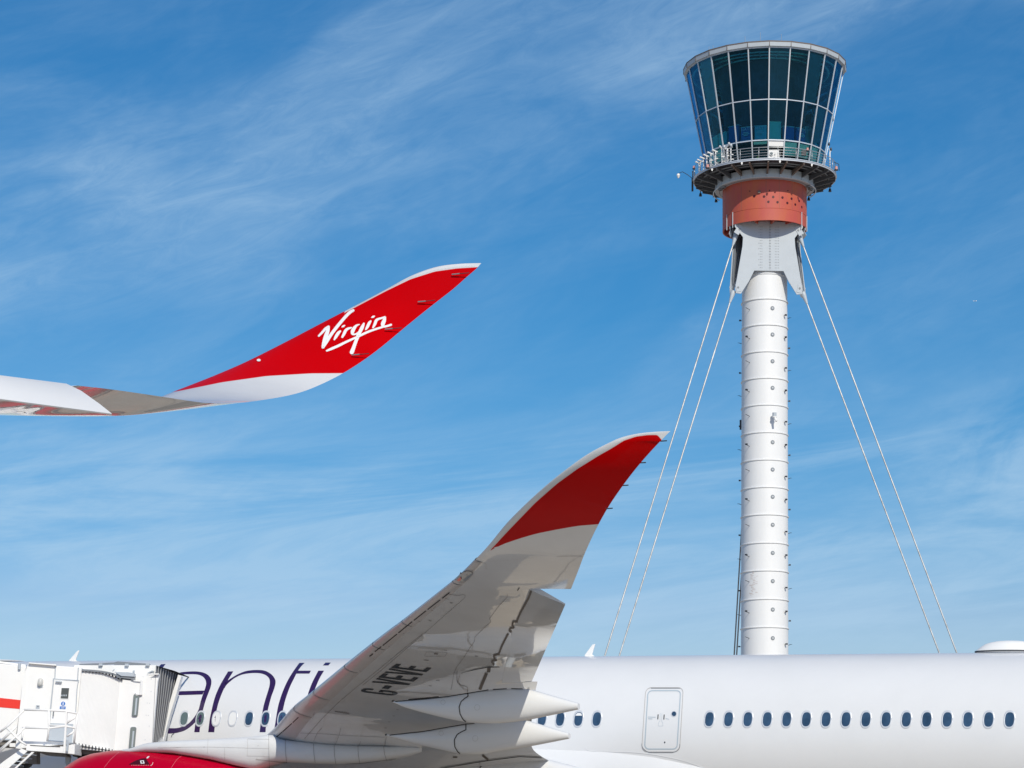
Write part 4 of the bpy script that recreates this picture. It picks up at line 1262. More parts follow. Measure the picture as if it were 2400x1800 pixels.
def build_airliner():
    base = Vector((AX0.x, AX0.y, 0))
    P = empty('passenger_airliner', base, 'white airliner with red wingtip, purple fuselage lettering and red engine at the jet bridge', 'airliner')
    build_fuselage(P)
    # ---- port wing
    LEp = [(635, 1720), (681, 1667), (723, 1632), (829.5, 1543.6), (910.5, 1480), (940.4, 1458), (1030.8, 1387), (1076, 1349.7), (1114.5, 1311), (1146, 1277), (1187, 1227), (1235, 1178.4), (1283, 1135), (1331.5, 1096.5), (1380, 1062.7), (1428, 1037.4), (1457, 1025), (1495.5, 1016), (1534, 1012), (1568, 1010.5)]
    TEmain = [(1243, 1740), (1246, 1690), (1250, 1612), (1262, 1582), (1280, 1533), (1300, 1480), (1325, 1414), (1337.5, 1382), (1350.8, 1349.7), (1367.7, 1304), (1384.5, 1265), (1401.4, 1231.5), (1418.3, 1200), (1444.8, 1159), (1476, 1115.7), (1510, 1074.8), (1535, 1047), (1551, 1031), (1563, 1018), (1570.5, 1010.8)]
    # y-matched trailing points
    def te_at_y(y):
        for a, b in zip(TEmain, TEmain[1:]):
            if a[1] >= y >= b[1]: return (a[0] + (b[0] - a[0]) * (y - a[1]) / (b[1] - a[1]), y)
        return TEmain[0] if y > TEmain[0][1] else TEmain[-1]
    stn = []
    dir_le = (AFT * SW + PORT)
    le10 = pw(635, 1720, 10.5)
    z_slope = (pw(829.5, 1543.6, eta_of_le(829.5)).z - le10.z) / (eta_of_le(829.5) - 10.5)
    # inboard of the pylon (hidden below the frame)
    O = Vector((OX, OY, 0))
    def inb(eta, T, z): return O + AFT * T + PORT * eta + Vector((0, 0, z))
    stn.append((inb(1.5, T10 - SW * 9.0, 4.35), inb(1.5, 15.0, 4.2), 0.13))
    te75 = pw(1274, 1776, 7.5)
    stn.append((inb(7.5, T10 - SW * 3.0, le10.z - 0.12 * 3.0), te75, 0.115))
    for i, (x, y) in enumerate(LEp):
        e = eta_of_le(x)
        dy = 22 if y > 1300 else max(0.0, 22 * (y - 1011) / 290.0)
        if x > 1440: dy = (y - 1010) * 0.6
        te = te_at_y(y + dy)
        a = pw(x, y, e); b = pw(te[0], te[1], e)
        if i == 0: b = pw(1243, 1738, e)
        if x > 1560: b = a + AFT * 0.03
        th = 0.115 if e < 12 else (0.105 - 0.035 * (e - 12) / 20)
        stn.append((a, b, th))
    # span parameter of the aileron: stations with TE between y 1382 and 1597
    es = [eta_of_le(x) for x, y in LEp]
    def s_of_eta(e):
        if e <= es[0]: return 2 + (e - es[0]) / 3.0
        for i in range(len(es) - 1):
            if es[i] <= e <= es[i + 1]: return 2 + i + (e - es[i]) / (es[i + 1] - es[i])
        return 2 + len(es) - 1
    def le_x_for_te_y(y):
        ly = y - 22
        for a, b in zip(LEp, LEp[1:]):
            if a[1] >= ly >= b[1]: return a[0] + (b[0] - a[0]) * (ly - a[1]) / (b[1] - a[1])
    eo, ei = eta_of_le(le_x_for_te_y(1382)), eta_of_le(le_x_for_te_y(1597))
    so_, si_ = s_of_eta(eo), s_of_eta(ei)
    HINGE = [(1122, 1616), (1205, 1420), (1246.7, 1382)]
    sub = 8
    def interp(s):
        i = int(math.floor(s)); f = s - i
        if i >= len(stn) - 1: return stn[-1]
        return tuple(stn[i][k] * (1 - f) + stn[i + 1][k] * f for k in range(3))
    UH = lambda q: 0.83 + (0.655 - 0.83) * max(0.0, min(1.0, (q - si_) / (so_ - si_)))
    def u1(q):
        return UH(q) if si_ - 0.0005 <= q <= so_ + 0.0005 else 1.0
    cuts = (si_ - 0.012, si_, so_, so_ + 0.012)
    wb, info, (LE, TE, ups, TH, SS) = loft(stn, sub, 20, flip=1, u1=u1, cuts=cuts)
    # make sure 'up' really points up on the flat part
    if ups[len(ups) // 4].z < 0:
        wb, info, (LE, TE, ups, TH, SS) = loft(stn, sub, 20, flip=-1, u1=u1, cuts=cuts)
    bound = [c3(190, 1215), c3(320, 1145), c3(480, 1090), c3(650, 1040), c3(850, 1000), c3(1050, 965), c3(1255, 948)]
    stripe = [c3(190, 1215), c3(360, 1030), c3(640, 740), c3(850, 555), c3(1050, 410), c3(1250, 285), c3(1400, 200), c3(1500, 135), c3(1620, 95), c3(1740, 80), c3(1830, 80), c3(1870, 130)]
    paint, edge = [], []
    for v, (s, u, side) in zip(wb.v, info):
        x, y = proj(v)
        d = curve_y(bound, x) - y if (x > 1135 and y < 1310) else -20
        # the band along the leading edge stays pale
        if x > 1100 and y < 1330:
            e2 = y - curve_y(stripe, min(x, 1551)) + (0.0 if x < 1541 else 0)
            d = min(d, e2 * 0.7)
            if x > 1535: d = min(d, (1541 - x) * 0.7 + (y - 1019) * 0.65)
            if side > 0 and u > 0.04: d = curve_y(bound, x) - y
        paint.append(max(-20, min(20, d)))
        edge.append(-1.0)
    wing = obj('wing', wb, M['wing'], P, smooth=True, auto=35, attrs={'paint': paint, 'edge': edge})
    bvw = bvh_of(wb)
    # ---- drooped outer aileron
    def ailer(s0, s1, te_px, nseg=24):
        mb = MB(); rows = []
        for i in range(nseg + 1):
            f = i / nseg; s = s0 + (s1 - s0) * f
            st = interp(s); c = st[1] - st[0]
            a = interp(max(0, s - 0.3)); b = interp(min(len(stn) - 1, s + 0.3))
            up = c.cross((b[0] - a[0]) + (b[1] - a[1])).normalized()
            if up.z < 0: up = -up
            uu = UH(s); h = st[0] + c * (uu - 0.004)
            th = 5 * (0.2969 * math.sqrt(uu) - 0.126 * uu - 0.3516 * uu * uu + 0.2843 * uu ** 3 - 0.1036 * uu ** 4) * st[2] * c.length
            ex = ei + (eo - ei) * f
            tx = te_px[0][0] + (te_px[1][0] - te_px[0][0]) * f; ty = te_px[0][1] + (te_px[1][1] - te_px[0][1]) * f
            te = pw(tx, ty, ex)
            lo = h - up * th * 0.885; lt = te - up * 0.012
            rows.append([h + up * th * 1.05, lo, lo.lerp(lt, 0.33) - up * 0.01, lo.lerp(lt, 0.66) - up * 0.008, lt, te + up * 0.012])
        for r in rows: mb.v += r
        for i in range(nseg):
            for k in range(6): mb.f.append((i * 6 + k, i * 6 + (k + 1) % 6, (i + 1) * 6 + (k + 1) % 6, (i + 1) * 6 + k))
        mb.f.append((0, 1, 2, 3, 4, 5)); mb.f.append(tuple(nseg * 6 + k for k in (5, 4, 3, 2, 1, 0)))
        return mb
    at_ = [attr for attr in ()]
    ab = ailer(si_, so_, ((1247, 1595), (1325, 1416)))
    ail = obj('aileron', ab, M['wing'], wing, smooth=True, auto=30, attrs={'paint': [-20.0] * len(ab.v), 'edge': [-1.0] * len(ab.v)}, label='outer aileron drooped below the wing')
    bva = bvh_of(ab)
    both = [bvw, bva]
    # ---- slats: thin shells wrapped round the nose
    breaks = [600, 690, 738, 807, 868, 944, 1059, 1116]
    nu = 20
    for a_, b_ in zip(breaks, breaks[1:]):
        mb = MB(); rows = 8
        for i in range(rows + 1):
            x = a_ + 1.0 + (b_ - a_ - 2.0) * i / rows
            s = s_of_eta(eta_of_le(x)) if x >= 635 else 2 - (635 - x) / 200
            # use the lofted (smooth) rails
            k0 = 0
            while k0 < len(SS) - 2 and SS[k0 + 1] < s: k0 += 1
            f = (s - SS[k0]) / max(1e-6, SS[k0 + 1] - SS[k0])
            le = LE[k0].lerp(LE[k0 + 1], f); te = TE[k0].lerp(TE[k0 + 1], f); up = ups[k0].lerp(ups[k0 + 1], f).normalized(); th = TH[k0]
            c = te - le
            for j in range(15):
                v_ = -1 + 2 * j / 14          # upper -1 .. lower +1
                u = (0.13 if v_ < 0 else (0.085 if x < 1075 else 0.07)) * abs(v_) ** 1.7
                t5 = 5 * (0.2969 * math.sqrt(u) - 0.126 * u - 0.3516 * u * u)
                w = t5 * th * (1.1 if v_ < 0 else -0.9) * c.length
                off = 0.016 * math.sqrt(max(0.0, 1 - abs(v_) ** 6))
                d = (up * (1 if v_ < 0 else -1) * min(1, u / 0.02) - c.normalized() * max(0, 1 - u / 0.02)).normalized()
                mb.v.append(le + c * u + up * w + d * off)
        m = 15
        for i in range(rows):
            for j in range(m - 1): mb.f.append((i * m + j, i * m + j + 1, (i + 1) * m + j + 1, (i + 1) * m + j))
        obj('slat', mb, M['slat'], wing, smooth=True, fixn=False)
    # ---- seams on the underside
    D = MB()
    def ln(pts, w, **k): line(D, both, pts, w, **k)
    def c4l(*p): return [c4(*q) for q in p]
    def c5l(*p): return [c5(*q) for q in p]
    for p in (c4l((75, 1048), (110, 1020)), c4l((130, 998), (197, 945)), c4l((212, 935), (360, 815)), c4l((375, 803), (517, 686)), c4l((535, 673), (660, 575)), c4l((678, 560), (808, 460)), c4l((830, 443), (903, 385)),
              c5l((1385, 290), (1425, 262)), c5l((250, 1280), (325, 1215)), c5l((330, 1210), (440, 1110)), c5l((450, 1100), (520, 1035))):
        D = MB(); line(D, both, p, 2.3, off=0.024); obj('slat_gap', D, M['black'], wing, fixn=False)
    D = MB()
    for p in (c4l((820, 455), (735, 555)), c4l((880, 405), (990, 420), (1060, 408), (1070, 432), (1030, 470), (880, 600), (700, 760), (560, 880), (200, 1190), (0, 1350)),
              c5l((2030, 20), (1760, 235), (1500, 450), (1250, 650), (1000, 860), (800, 1060), (590, 1300)),
              c4l((1500, 405), (1498, 440), (1420, 520), (1345, 620), (1315, 660), (1330, 695)),
              c4l((1330, 695), (1275, 740), (1165, 850), (1160, 895), (1110, 965), (1050, 1060), (975, 1160), (945, 1230), (930, 1330), (915, 1400))):
        line(D, both, p, 0.7, off=0.012, n=60)
    for p in (c4l((980, 1200), (980, 1310), (1020, 1350), (1085, 1370), (1085, 1420)),):
        line(D, both, p, 0.9, off=0.012, n=30, sm=True)
    for x, y in ((110, 1075), (270, 945), (420, 810), (590, 688), (720, 572), (880, 455)):
        line(D, both, c4l((x - 50, y - 14), (x, y), (x + 12, y + 6)), 0.6, off=0.012, n=8)
    for x, y in ((1250, 470), (1045, 605), (920, 745), (730, 865), (600, 990), (500, 1125), (350, 1225)):
        line(D, both, c5l((x - 30, y - 8), (x + 30, y + 8)), 0.6, off=0.012, n=6)
    line(D, both, c5l((690, 1060), (720, 930), (740, 880)), 0.5, off=0.012, n=10)
    line(D, both, c5l((700, 1330), (750, 1220), (800, 1170)), 0.5, off=0.012, n=10)
    line(D, both, c5l((960, 1380), (1010, 1260), (1030, 1170)), 0.5, off=0.012, n=10)
    line(D, both, c5l((1560, 1400), (1585, 1280)), 0.6, off=0.012, n=10)
    line(D, both, c5l((1250, 1390), (1270, 1330)), 0.6, off=0.012, n=10)
    line(D, both, c5l((540, 1230), (800, 1240), (1100, 1262), (1560, 1282)), 0.5, off=0.012, n=30)
    obj('panel_joints', D, M['panelline'], wing, fixn=False)
    D = MB()
    for x, y, w in ((920, 495, 5), (700, 680, 5), (860, 985, 5), (660, 1090, 9), (700, 1355, 5), (780, 1300, 6), (1290, 1420, 5), (1180, 1050, 5)):
        line(D, both, c4l((x - w * 3, y), (x + w * 3, y + 3)), 1.0, off=0.012, n=4)
    for x, y in ((1720, 945), (1675, 1020), (1620, 1092), (1575, 1167), (1250, 205), (1120, 300)):
        line(D, both, c5l((x - 14, y), (x + 14, y + 3)), 0.9, off=0.012, n=4)
    for k in range(16):
        x = 960 + k * 11
        line(D, both, c5l((x, 955 + (k * 7) % 11 + k * 1.5), (x + 8, 975 + k * 2)), 0.9, off=0.012, n=3)
    for x, y, w in ((700, 1125, 3), (690, 1085, 4)): pass
    obj('stencil_marks', D, M['panelline'], wing, fixn=False)
    # fuel panel
    D = MB(); line(D, both, c4l((660, 1005), (880, 1010), (850, 1052), (640, 1050), (660, 1005)), 0.5, n=40, off=0.012)
    line(D, both, c4l((740, 1022), (780, 1026)), 2.4, n=4, off=0.013)
    obj('fuel_panel', D, M['panelline'], wing, fixn=False)
    # hinge gap of the control surfaces
    D = MB()
    line(D, both, c4l((1750, 370), (1720, 450), (1640, 590), (1600, 680)), 4.8, n=24, off=0.014)
    line(D, both, c4l((1610, 690), (1560, 690), (1550, 730), (1570, 752), (1530, 760), (1520, 785), (1545, 800)), 4.2, n=30, off=0.014)
    line(D, both, c4l((1510, 815), (1475, 880), (1440, 950), (1415, 1020)), 4.2, n=24, off=0.014)
    line(D, both, c4l((1420, 1025), (1360, 1040), (1365, 1070), (1390, 1092), (1345, 1095), (1340, 1110), (1365, 1140)), 4.2, n=30, off=0.014)
    line(D, both, c4l((1310, 1165), (1305, 1215)), 8, n=8, off=0.014)
    line(D, both, c4l((1285, 1225), (1215, 1395)), 7, n=20, off=0.014)
    obj('hinge_gap', D, M['hinge'], wing, fixn=False)
    D = MB()
    line(D, both, c4l((1020, 1225), (1150, 1190), (1300, 1162), (1420, 1162)), [0.5, 1.8, 2.0, 1.2], n=30, off=0.014)
    line(D, both, c4l((1625, 340), (1605, 368)), 2.2, n=4, off=0.014)
    obj('actuator_slot', D, M['dark'], wing, fixn=False)
    D = MB()
    line(D, both, c3l_((850, 1262), (930, 1255), (1080, 1256), (1112, 1262)), 0.6, n=20, off=0.012)
    line(D, both, c3l_((50, 1298), (75, 1312), (110, 1314)), 0.8, n=8, off=0.03)
    line(D, both, c3l_((110, 1314), (160, 1325), (165, 1345), (160, 1370), (170, 1380)), 0.6, n=12, off=0.012)
    for k in range(34):
        x = 190 + k * 14
        if 13 < k < 17: continue
        line(D, both, c3l_((x, 1305 - k * 1.2 + (k % 3) * 3), (x + 5, 1305 - k * 1.2 + (k % 3) * 3)), 0.5, n=2, off=0.012)
    obj('winglet_joints', D, M['softline'], wing, fixn=False)
    D = MB()
    for i in range(len(stripe) - 2):
        a, b = stripe[i], stripe[i + 1]; n = max(2, int(math.hypot(b[0] - a[0], b[1] - a[1]) / 2.6))
        nx, ny = -(b[1] - a[1]), (b[0] - a[0]); l = math.hypot(nx, ny); nx, ny = -nx / l, -ny / l
        if ny > 0: nx, ny = -nx, -ny
        for k in range(n):
            x = a[0] + (b[0] - a[0]) * k / n + nx * 2.4; y = a[1] + (b[1] - a[1]) * k / n + ny * 2.4
            line(D, both, [(x - 0.35, y), (x + 0.35, y)], 0.7, n=2, off=0.010)
    obj('rivet_row', D, M['panelline'], wing, fixn=False)
    # navigation light in the leading edge
    D = MB(); strip(D, both, c4l((985, 250), (1030, 200), (1075, 165), (1130, 165)), c4l((1000, 268), (1060, 262), (1110, 225), (1143, 190)), 12, 3, 0.03)
    nl = obj('navigation_light', D, M['lampglass'], wing, fixn=False)
    D = MB(); strip(D, both, c4l((988, 248), (1025, 215)), c4l((1005, 262), (1032, 240)), 6, 2, 0.045, False); obj('red_lens', D, M['redlamp'], nl, fixn=False)
    D = MB(); line(D, both, c4l((975, 255), (1030, 192), (1080, 160), (1140, 158), (1146, 190), (1105, 238), (1060, 270), (1000, 274)), 0.7, n=40, off=0.035); obj('lamp_rim', D, M['panelline'], nl, fixn=False)
    # registration under the wing
    D = MB()
    A = Vector((15.0, -11.25)); H = Vector((-83.0, -10.0)); C0 = Vector((889, 1621))
    def g(k, quads):
        for q in quads:
            P4 = [C0 + A * (k + x) + H * y for x, y in q]
            strip(D, both, [P4[0], P4[1]], [P4[3], P4[2]], 8, 3, 0.012, False)
    Eq = [[(-.42, -.5), (-.42, .5), (-.15, .5), (-.15, -.5)], [(-.15, .36), (-.15, .5), (.42, .5), (.42, .36)], [(-.15, -.08), (-.15, .07), (.36, .07), (.36, -.08)], [(-.15, -.5), (-.15, -.36), (.42, -.36), (.42, -.5)]]
    Vq = [[(-.13, -.5), (-.46, .5), (-.2, .5), (.10, -.5)], [(.13, -.5), (.46, .5), (.2, .5), (-.10, -.5)]]
    g(5, Eq); g(4, Vq); g(3, Eq); g(2, Vq)
    g(1, [[(-.32, -.13), (-.32, .06), (.3, .06), (.3, -.13)]])
    arc = [(.40, .22), (.40, .36), (.28, .47), (0, .51), (-.28, .47), (-.40, .34), (-.40, -.34), (-.28, -.47), (0, -.51), (.28, -.47), (.40, -.34), (.40, -.02)]
    arci = [(.16, .22), (.16, .33), (.10, .38), (0, .39), (-.10, .38), (-.16, .30), (-.16, -.30), (-.10, -.38), (0, -.39), (.10, -.38), (.16, -.30), (.16, -.02)]
    tr = lambda L_: [C0 + A * x + H * y for x, y in L_]
    strip(D, both, tr(arc), tr(arci), 60, 2, 0.012, False)
    g(0, [[(.0, -.10), (.0, .03), (.4, .03), (.4, -.10)]])
    obj('registration', D, M['regblack'], wing, fixn=False)
    # static dischargers on the winglet
    for x, y in ((1551, 1034), (1502, 1085), (1461, 1138), (1424, 1192)):
        a = pw(x - 4, y, 31.5); mb = MB(); mb.cyl(a, a + AFT * 0.14, 0.012, n=5); obj('static_discharger', mb, M['dark'], wing)
    # ---- flap track fairings
    c6l = lambda *p: [c6(*q) for q in p]
    _, bc1 = canoe(P, 19.5, c6(85, 371), c6l((400, 338), (650, 315), (870, 282), (1000, 258), (1200, 240), (1400, 236), (1540, 250)), c6l((200, 430), (400, 488), (640, 548), (850, 588), (1000, 600), (1150, 602), (1300, 590), (1480, 568), (1750, 512)), c6(2020, 390), c6(2020, 455),
          c6l((870, 283), (872, 322), (840, 340), (800, 375), (780, 430), (790, 500), (820, 555), (850, 580)))
    _, bc2 = canoe(P, 14.8, c6(15, 719), c6l((400, 680), (620, 642), (840, 604), (1000, 582), (1200, 560), (1480, 565)), c6l((180, 770), (370, 824), (700, 900), (800, 922), (1000, 922), (1240, 882), (1560, 830)), c6(1922, 700), c6(1922, 758),
          c6l((850, 605), (850, 668), (810, 685), (760, 715), (730, 770), (735, 840), (765, 890), (795, 918)))
    _, bc3 = canoe(P, 6.8, c6(300, 1110), c6l((590, 1062), (1050, 984), (1400, 940), (1655, 958)), c6l((590, 1200), (1050, 1330), (1400, 1340), (1655, 1290)), c6(2500, 1180), c6(2500, 1240),
          c6l((1050, 986), (1050, 1025), (1000, 1050), (985, 1100)))
    allb = both + [bc1, bc2, bc3]
    D = MB()
    line(D, allb, c6l((85, 371), (400, 345), (650, 318), (870, 283), (1100, 245), (1300, 234), (1510, 240)), 1.8, n=60, off=0.02)
    line(D, allb, c6l((15, 719), (400, 680), (620, 642), (840, 604), (940, 594)), 1.8, n=50, off=0.02)
    line(D, allb, c6l((580, 1062), (1050, 984), (1400, 938), (1655, 952)), 1.8, n=50, off=0.02)
    sh = lambda P_, d=1.6: [(x, y + d) for x, y in P_]
    line(D, [bc1], sh(c6l((120, 368), (400, 345), (650, 318), (870, 283), (1100, 245), (1300, 234), (1510, 240))), 1.6, n=60, off=0.012)
    line(D, [bc2], sh(c6l((60, 716), (400, 680), (620, 642), (840, 604), (940, 594))), 1.6, n=50, off=0.012)
    obj('fairing_seal', D, M['black'], wing, fixn=False)
    D = MB(); line(D, both, c6l((1020, 925), (1080, 975)), 5, n=6, off=0.014); obj('gap_mark', D, M['hinge'], wing, fixn=False); D = MB(); line(D, both, c6l((715, 948), (760, 948)), 2.5, n=4, off=0.014)
    obj('drain_mark', D, M['hinge'], wing, fixn=False)
    # ---- inner flap slab behind the kink
    # ---- starboard wing, behind the fuselage
    mb = MB()
    sst = []
    for (a, b, th) in stn[:-1:3] + [stn[-1]]:
        def mir(p):
            d = p - AX0; pc = d.dot(PORT); return p - PORT * (2 * pc)
        sst.append((mir(a), mir(b), th))
    sb, _, _ = loft(sst, 3, 8, flip=-1)
    # keep it below the fuselage crown in this view
    # ---- engine
    E = 10.5
    prof_px = [(120, 1842), (135, 1822), (150, 1808), (168, 1795), (179, 1788), (203, 1773.5), (227, 1765.5), (268.5, 1759), (328, 1756), (388, 1756.6), (447.5, 1762.5), (507, 1773), (552, 1782), (585, 1791), (606, 1798), (640, 1812), (660, 1822)]
    pts = [pw(x, y, E) for x, y in prof_px]
    zc = pts[8].z - 1.97
    axp = [Vector((p.x, p.y, zc)) for p in pts]
    mb = MB(); NA = 64; paint = []
    # inlet inside first
    rowsE = [(axp[0] + AFT * 1.4, pts[0].z - zc - 0.30), (axp[0] + AFT * 0.4, pts[0].z - zc - 0.18), (axp[0] - AFT * 0.05, pts[0].z - zc - 0.02)] + [(a, max(0.3, p.z - zc)) for a, p in zip(axp, pts)]
    for i, (a, r) in enumerate(rowsE):
        for k in range(NA):
            t = 2 * math.pi * k / NA
            v = a + PORT * (math.sin(t) * r) + Vector((0, 0, math.cos(t) * r)); mb.v.append(v)
            x, y = proj(v)
            T_ = (v - rowsE[3][0]).dot(AFT)
            paint.append(12.0 * (T_ - 0.75 - 0.5 * math.sin(t) * 0 ))
    for i in range(len(rowsE) - 1):
        for k in range(NA): mb.f.append((i * NA + k, i * NA + (k + 1) % NA, (i + 1) * NA + (k + 1) % NA, (i + 1) * NA + k))
    en = obj('engine_nacelle', mb, M['nacelle'], P, smooth=True, attrs={'paint': [max(-20, min(20, q)) for q in paint], 'edge': [-1.0] * len(mb.v)}, fixn=True)
    bve = bvh_of(mb)
    mb = MB(); a = rowsE[-1][0]; r = rowsE[-1][1]
    mb.cyl(a - AFT * 0.2, a + AFT * 1.4, r * 0.72, r * 0.45, n=32); mb.cyl(a + AFT * 1.4, a + AFT * 2.2, r * 0.3, 0.03, n=24)
    obj('exhaust_nozzle', mb, M['under'], en, smooth=True, auto=30)
    mb = MB(); a = rowsE[0][0]; mb.cyl(a, a + AFT * 0.05, rowsE[0][1], n=48); mb.cyl(a - AFT * 0.6, a, 0.05, 0.45, n=24); obj('fan', mb, M['dark'], en)
    D = MB()
    l5 = lambda *p: [c5b(*q) for q in p]
    line(D, bve, l5((935, 882), (870, 940), (820, 1002)), 0.6, n=20, off=0.01)
    line(D, bve, l5((1450, 892), (1390, 940), (1345, 1005)), 0.6, n=20, off=0.01)
    obj('cowl_joints', D, M['redpale'], en, fixn=False)
    D = MB()
    l2 = lambda *p: [(170 + x / 6.143, 1530 + y / 6.143) for x, y in p]
    strip(D, bve, l2((815, 1608), (900, 1560), (1000, 1525), (1055, 1522)), l2((816, 1612), (900, 1613), (1020, 1614), (1115, 1614)), 14, 2, 0.014, False)
    vt = obj('cowl_vent', D, M['darkred'], en, fixn=False)
    D = MB()
    for q in (((975, 1560), (1028, 1555), (1040, 1600), (985, 1603)),):
        A_, B_, C_, D_ = l2(*q); strip(D, bve, [A_, B_], [D_, C_], 4, 2, 0.020, False)
    em = obj('vent_emblem', D, M['logowhite'], vt, fixn=False)
    D = MB(); A_, B_, C_, D_ = l2((992, 1568), (1016, 1566), (1024, 1590), (1000, 1592)); strip(D, bve, [A_, B_], [D_, C_], 4, 2, 0.024, False); obj('emblem_centre', D, M['darkred'], em, fixn=False)
    D = MB()
    for q in (((965, 1400), (1025, 1400), (1018, 1412), (965, 1412)), ((1268, 1408), (1330, 1405), (1325, 1418), (1268, 1420)), ((1085, 1495), (1112, 1493), (1085, 1525), (1062, 1522))):
        A_, B_, C_, D_ = l2(*q); strip(D, bve, [A_, B_], [D_, C_], 4, 2, 0.012, False)
    for k in range(11): 
        x, y = 850 + k * 24, 1622
        line(D, bve, l2((x, y), (x + 7, y)), 0.8, n=2, off=0.012)
    line(D, bve, l2((1125, 1632), (1150, 1612), (1160, 1582)), 0.8, n=8, off=0.012)
    obj('cowl_marks', D, M['logowhite'], en, fixn=False)
    # ---- pylon
    top_px = [(250, 1762), (316, 1754), (355, 1742), (417.6, 1737), (507, 1732.7), (575, 1728), (611.6, 1725), (640, 1722), (669, 1733.5), (737, 1741), (800, 1745.5), (843, 1747.5), (900, 1749), (950, 1749), (985.7, 1752)]
    bot_px = [(250, 1774), (316, 1767), (355, 1765), (417.6, 1767), (507, 1782), (575, 1799), (611.6, 1806), (640, 1793), (669, 1786.5), (737, 1790), (800, 1791), (843, 1789), (900, 1783.5), (950, 1773), (985.7, 1763)]
    mb = MB(); NA = 16
    xs = [250 + (985.7 - 250) * i / 60 for i in range(61)]
    for x in xs:
        a, b = pw(x, curve_y(top_px, x), E + 0.25), pw(x, curve_y(bot_px, x), E + 0.25)
        f = (x - 250) / 735.0
        w = 0.10 + 0.55 * min(1, ((x - 290) / 120.0)) ** 0.5 if x > 291 else 0.1
        if x > 900: w *= max(0.12, 1 - (x - 900) / 100)
        c = (a + b) / 2; h = (a.z - b.z) / 2
        for k in range(NA):
            t = 2 * math.pi * k / NA; s_, c_ = math.sin(t), math.cos(t)
            mb.v.append(c + PORT * (math.copysign(abs(s_) ** 0.45, s_) * w) + Vector((0, 0, math.copysign(abs(c_) ** 0.8, c_) * h)))
    for i in range(60):
        for k in range(NA): mb.f.append((i * NA + k, i * NA + (k + 1) % NA, (i + 1) * NA + (k + 1) % NA, (i + 1) * NA + k))
    mb.f.append(tuple(range(NA))); mb.f.append(tuple(60 * NA + k for k in range(NA)))
    py = obj('engine_pylon', mb, M['matte'], P, smooth=True, auto=50)
    bvp = bvh_of(mb)
    D = MB()
    for p in (c5l((355, 1310), (360, 1450), (372, 1590)), c5l((700, 1352), (705, 1480), (722, 1608)), c5l((950, 1378), (955, 1500), (972, 1610)), c5l((1240, 1392), (1245, 1500), (1262, 1600)), c5l((1552, 1400), (1560, 1480), (1585, 1558), (1660, 1562))):
        line(D, bvp, p, 0.75, n=16, off=0.012)
    line(D, bvp, c5l((0, 1550), (160, 1572), (372, 1592), (720, 1610), (972, 1614), (1262, 1602), (1585, 1562), (1700, 1545)), 0.7, n=60, off=0.012)
    line(D, bvp, c5l((155, 1270), (160, 1560), (162, 1659)), 0.5, n=20, off=0.012)
    obj('pylon_joints', D, M['panelline'], py, fixn=False)
    D = MB()
    for p in ([c8(x, y) for x, y in ((0, 1170), (300, 1165), (620, 1162), (1100, 1175), (1370, 1182))], [c8(1110, 1065), c8(1370, 1068)], [c8(1110, 1065), c8(1105, 1270)], [c8(620, 1075), c8(615, 1240)], [c8(825, 1175), c8(825, 1330)], [c8(1100, 1272), c8(1370, 1278)]):
        line(D, bvp, p, 0.45, n=24, off=0.010)
    line(D, bvp, [c8(565, 1163), c8(580, 1162)], 1.2, n=2, off=0.012)
    disc(D, bvp, *c8(1240, 1147), 0.8, 0.8, 0.012, 8)
    obj('pylon_panels', D, M['softline'], py, fixn=False)
    # ---- tail
    mb = MB()
    fin = [(36.5, 2.6), (41.5, 9.8), (44.5, 9.8), (45.5, 2.0)]
    mb.prism([AX0 + AFT3 * t + UP3 * h - PORT * 0.15 for t, h in fin], PORT * 0.3)
    obj('tail_fin', mb, M['red'], P, bevel=0.1)
    # ---- undercarriage
    for eta, t in ((5.2, 12.5), (-5.2, 12.5), (0, -22)):
        mb = MB(); c = AX0 + AFT3 * t + PORT * eta
        mb.cyl(Vector((c.x, c.y, 0.7)), Vector((c.x, c.y, 3.6)), 0.2, n=12)
        lg = obj('landing_gear_leg', mb, M['grey'], P, smooth=True, auto=40)
        for k in ((-1, -1), (-1, 1), (1, -1), (1, 1)):
            if eta == 0 and k[0] > 0: continue
            mb = MB(); q = Vector((c.x, c.y, 0.7)) + AFT * (k[0] * 0.95 if eta else 0) + PORT * (k[1] * 0.6)
            mb.cyl(q - PORT * 0.22, q + PORT * 0.22, 0.69 if eta else 0.55, n=28)
            if not eta: mb.v = [v - Vector((0, 0, 0.15)) for v in mb.v]
            obj('wheel', mb, M['black'], lg, smooth=True, auto=40)
    return P
def c3l_(*p): return [c3(*q) for q in p]
M['slat'] = mat('slat_grey_paint', (0.52, 0.50, 0.51), 0.38, coat=0.35, noise=0.05)
M['hinge'] = mat('dark_hinge_gap', (0.13, 0.115, 0.105), 0.7)
M['redlamp'] = mat('red_lamp_lens', (0.75, 0.05, 0.02), 0.2, coat=1.0)
M['redpale'] = mat('pale_red_joint', (0.75, 0.18, 0.25), 0.4)
build_airliner()

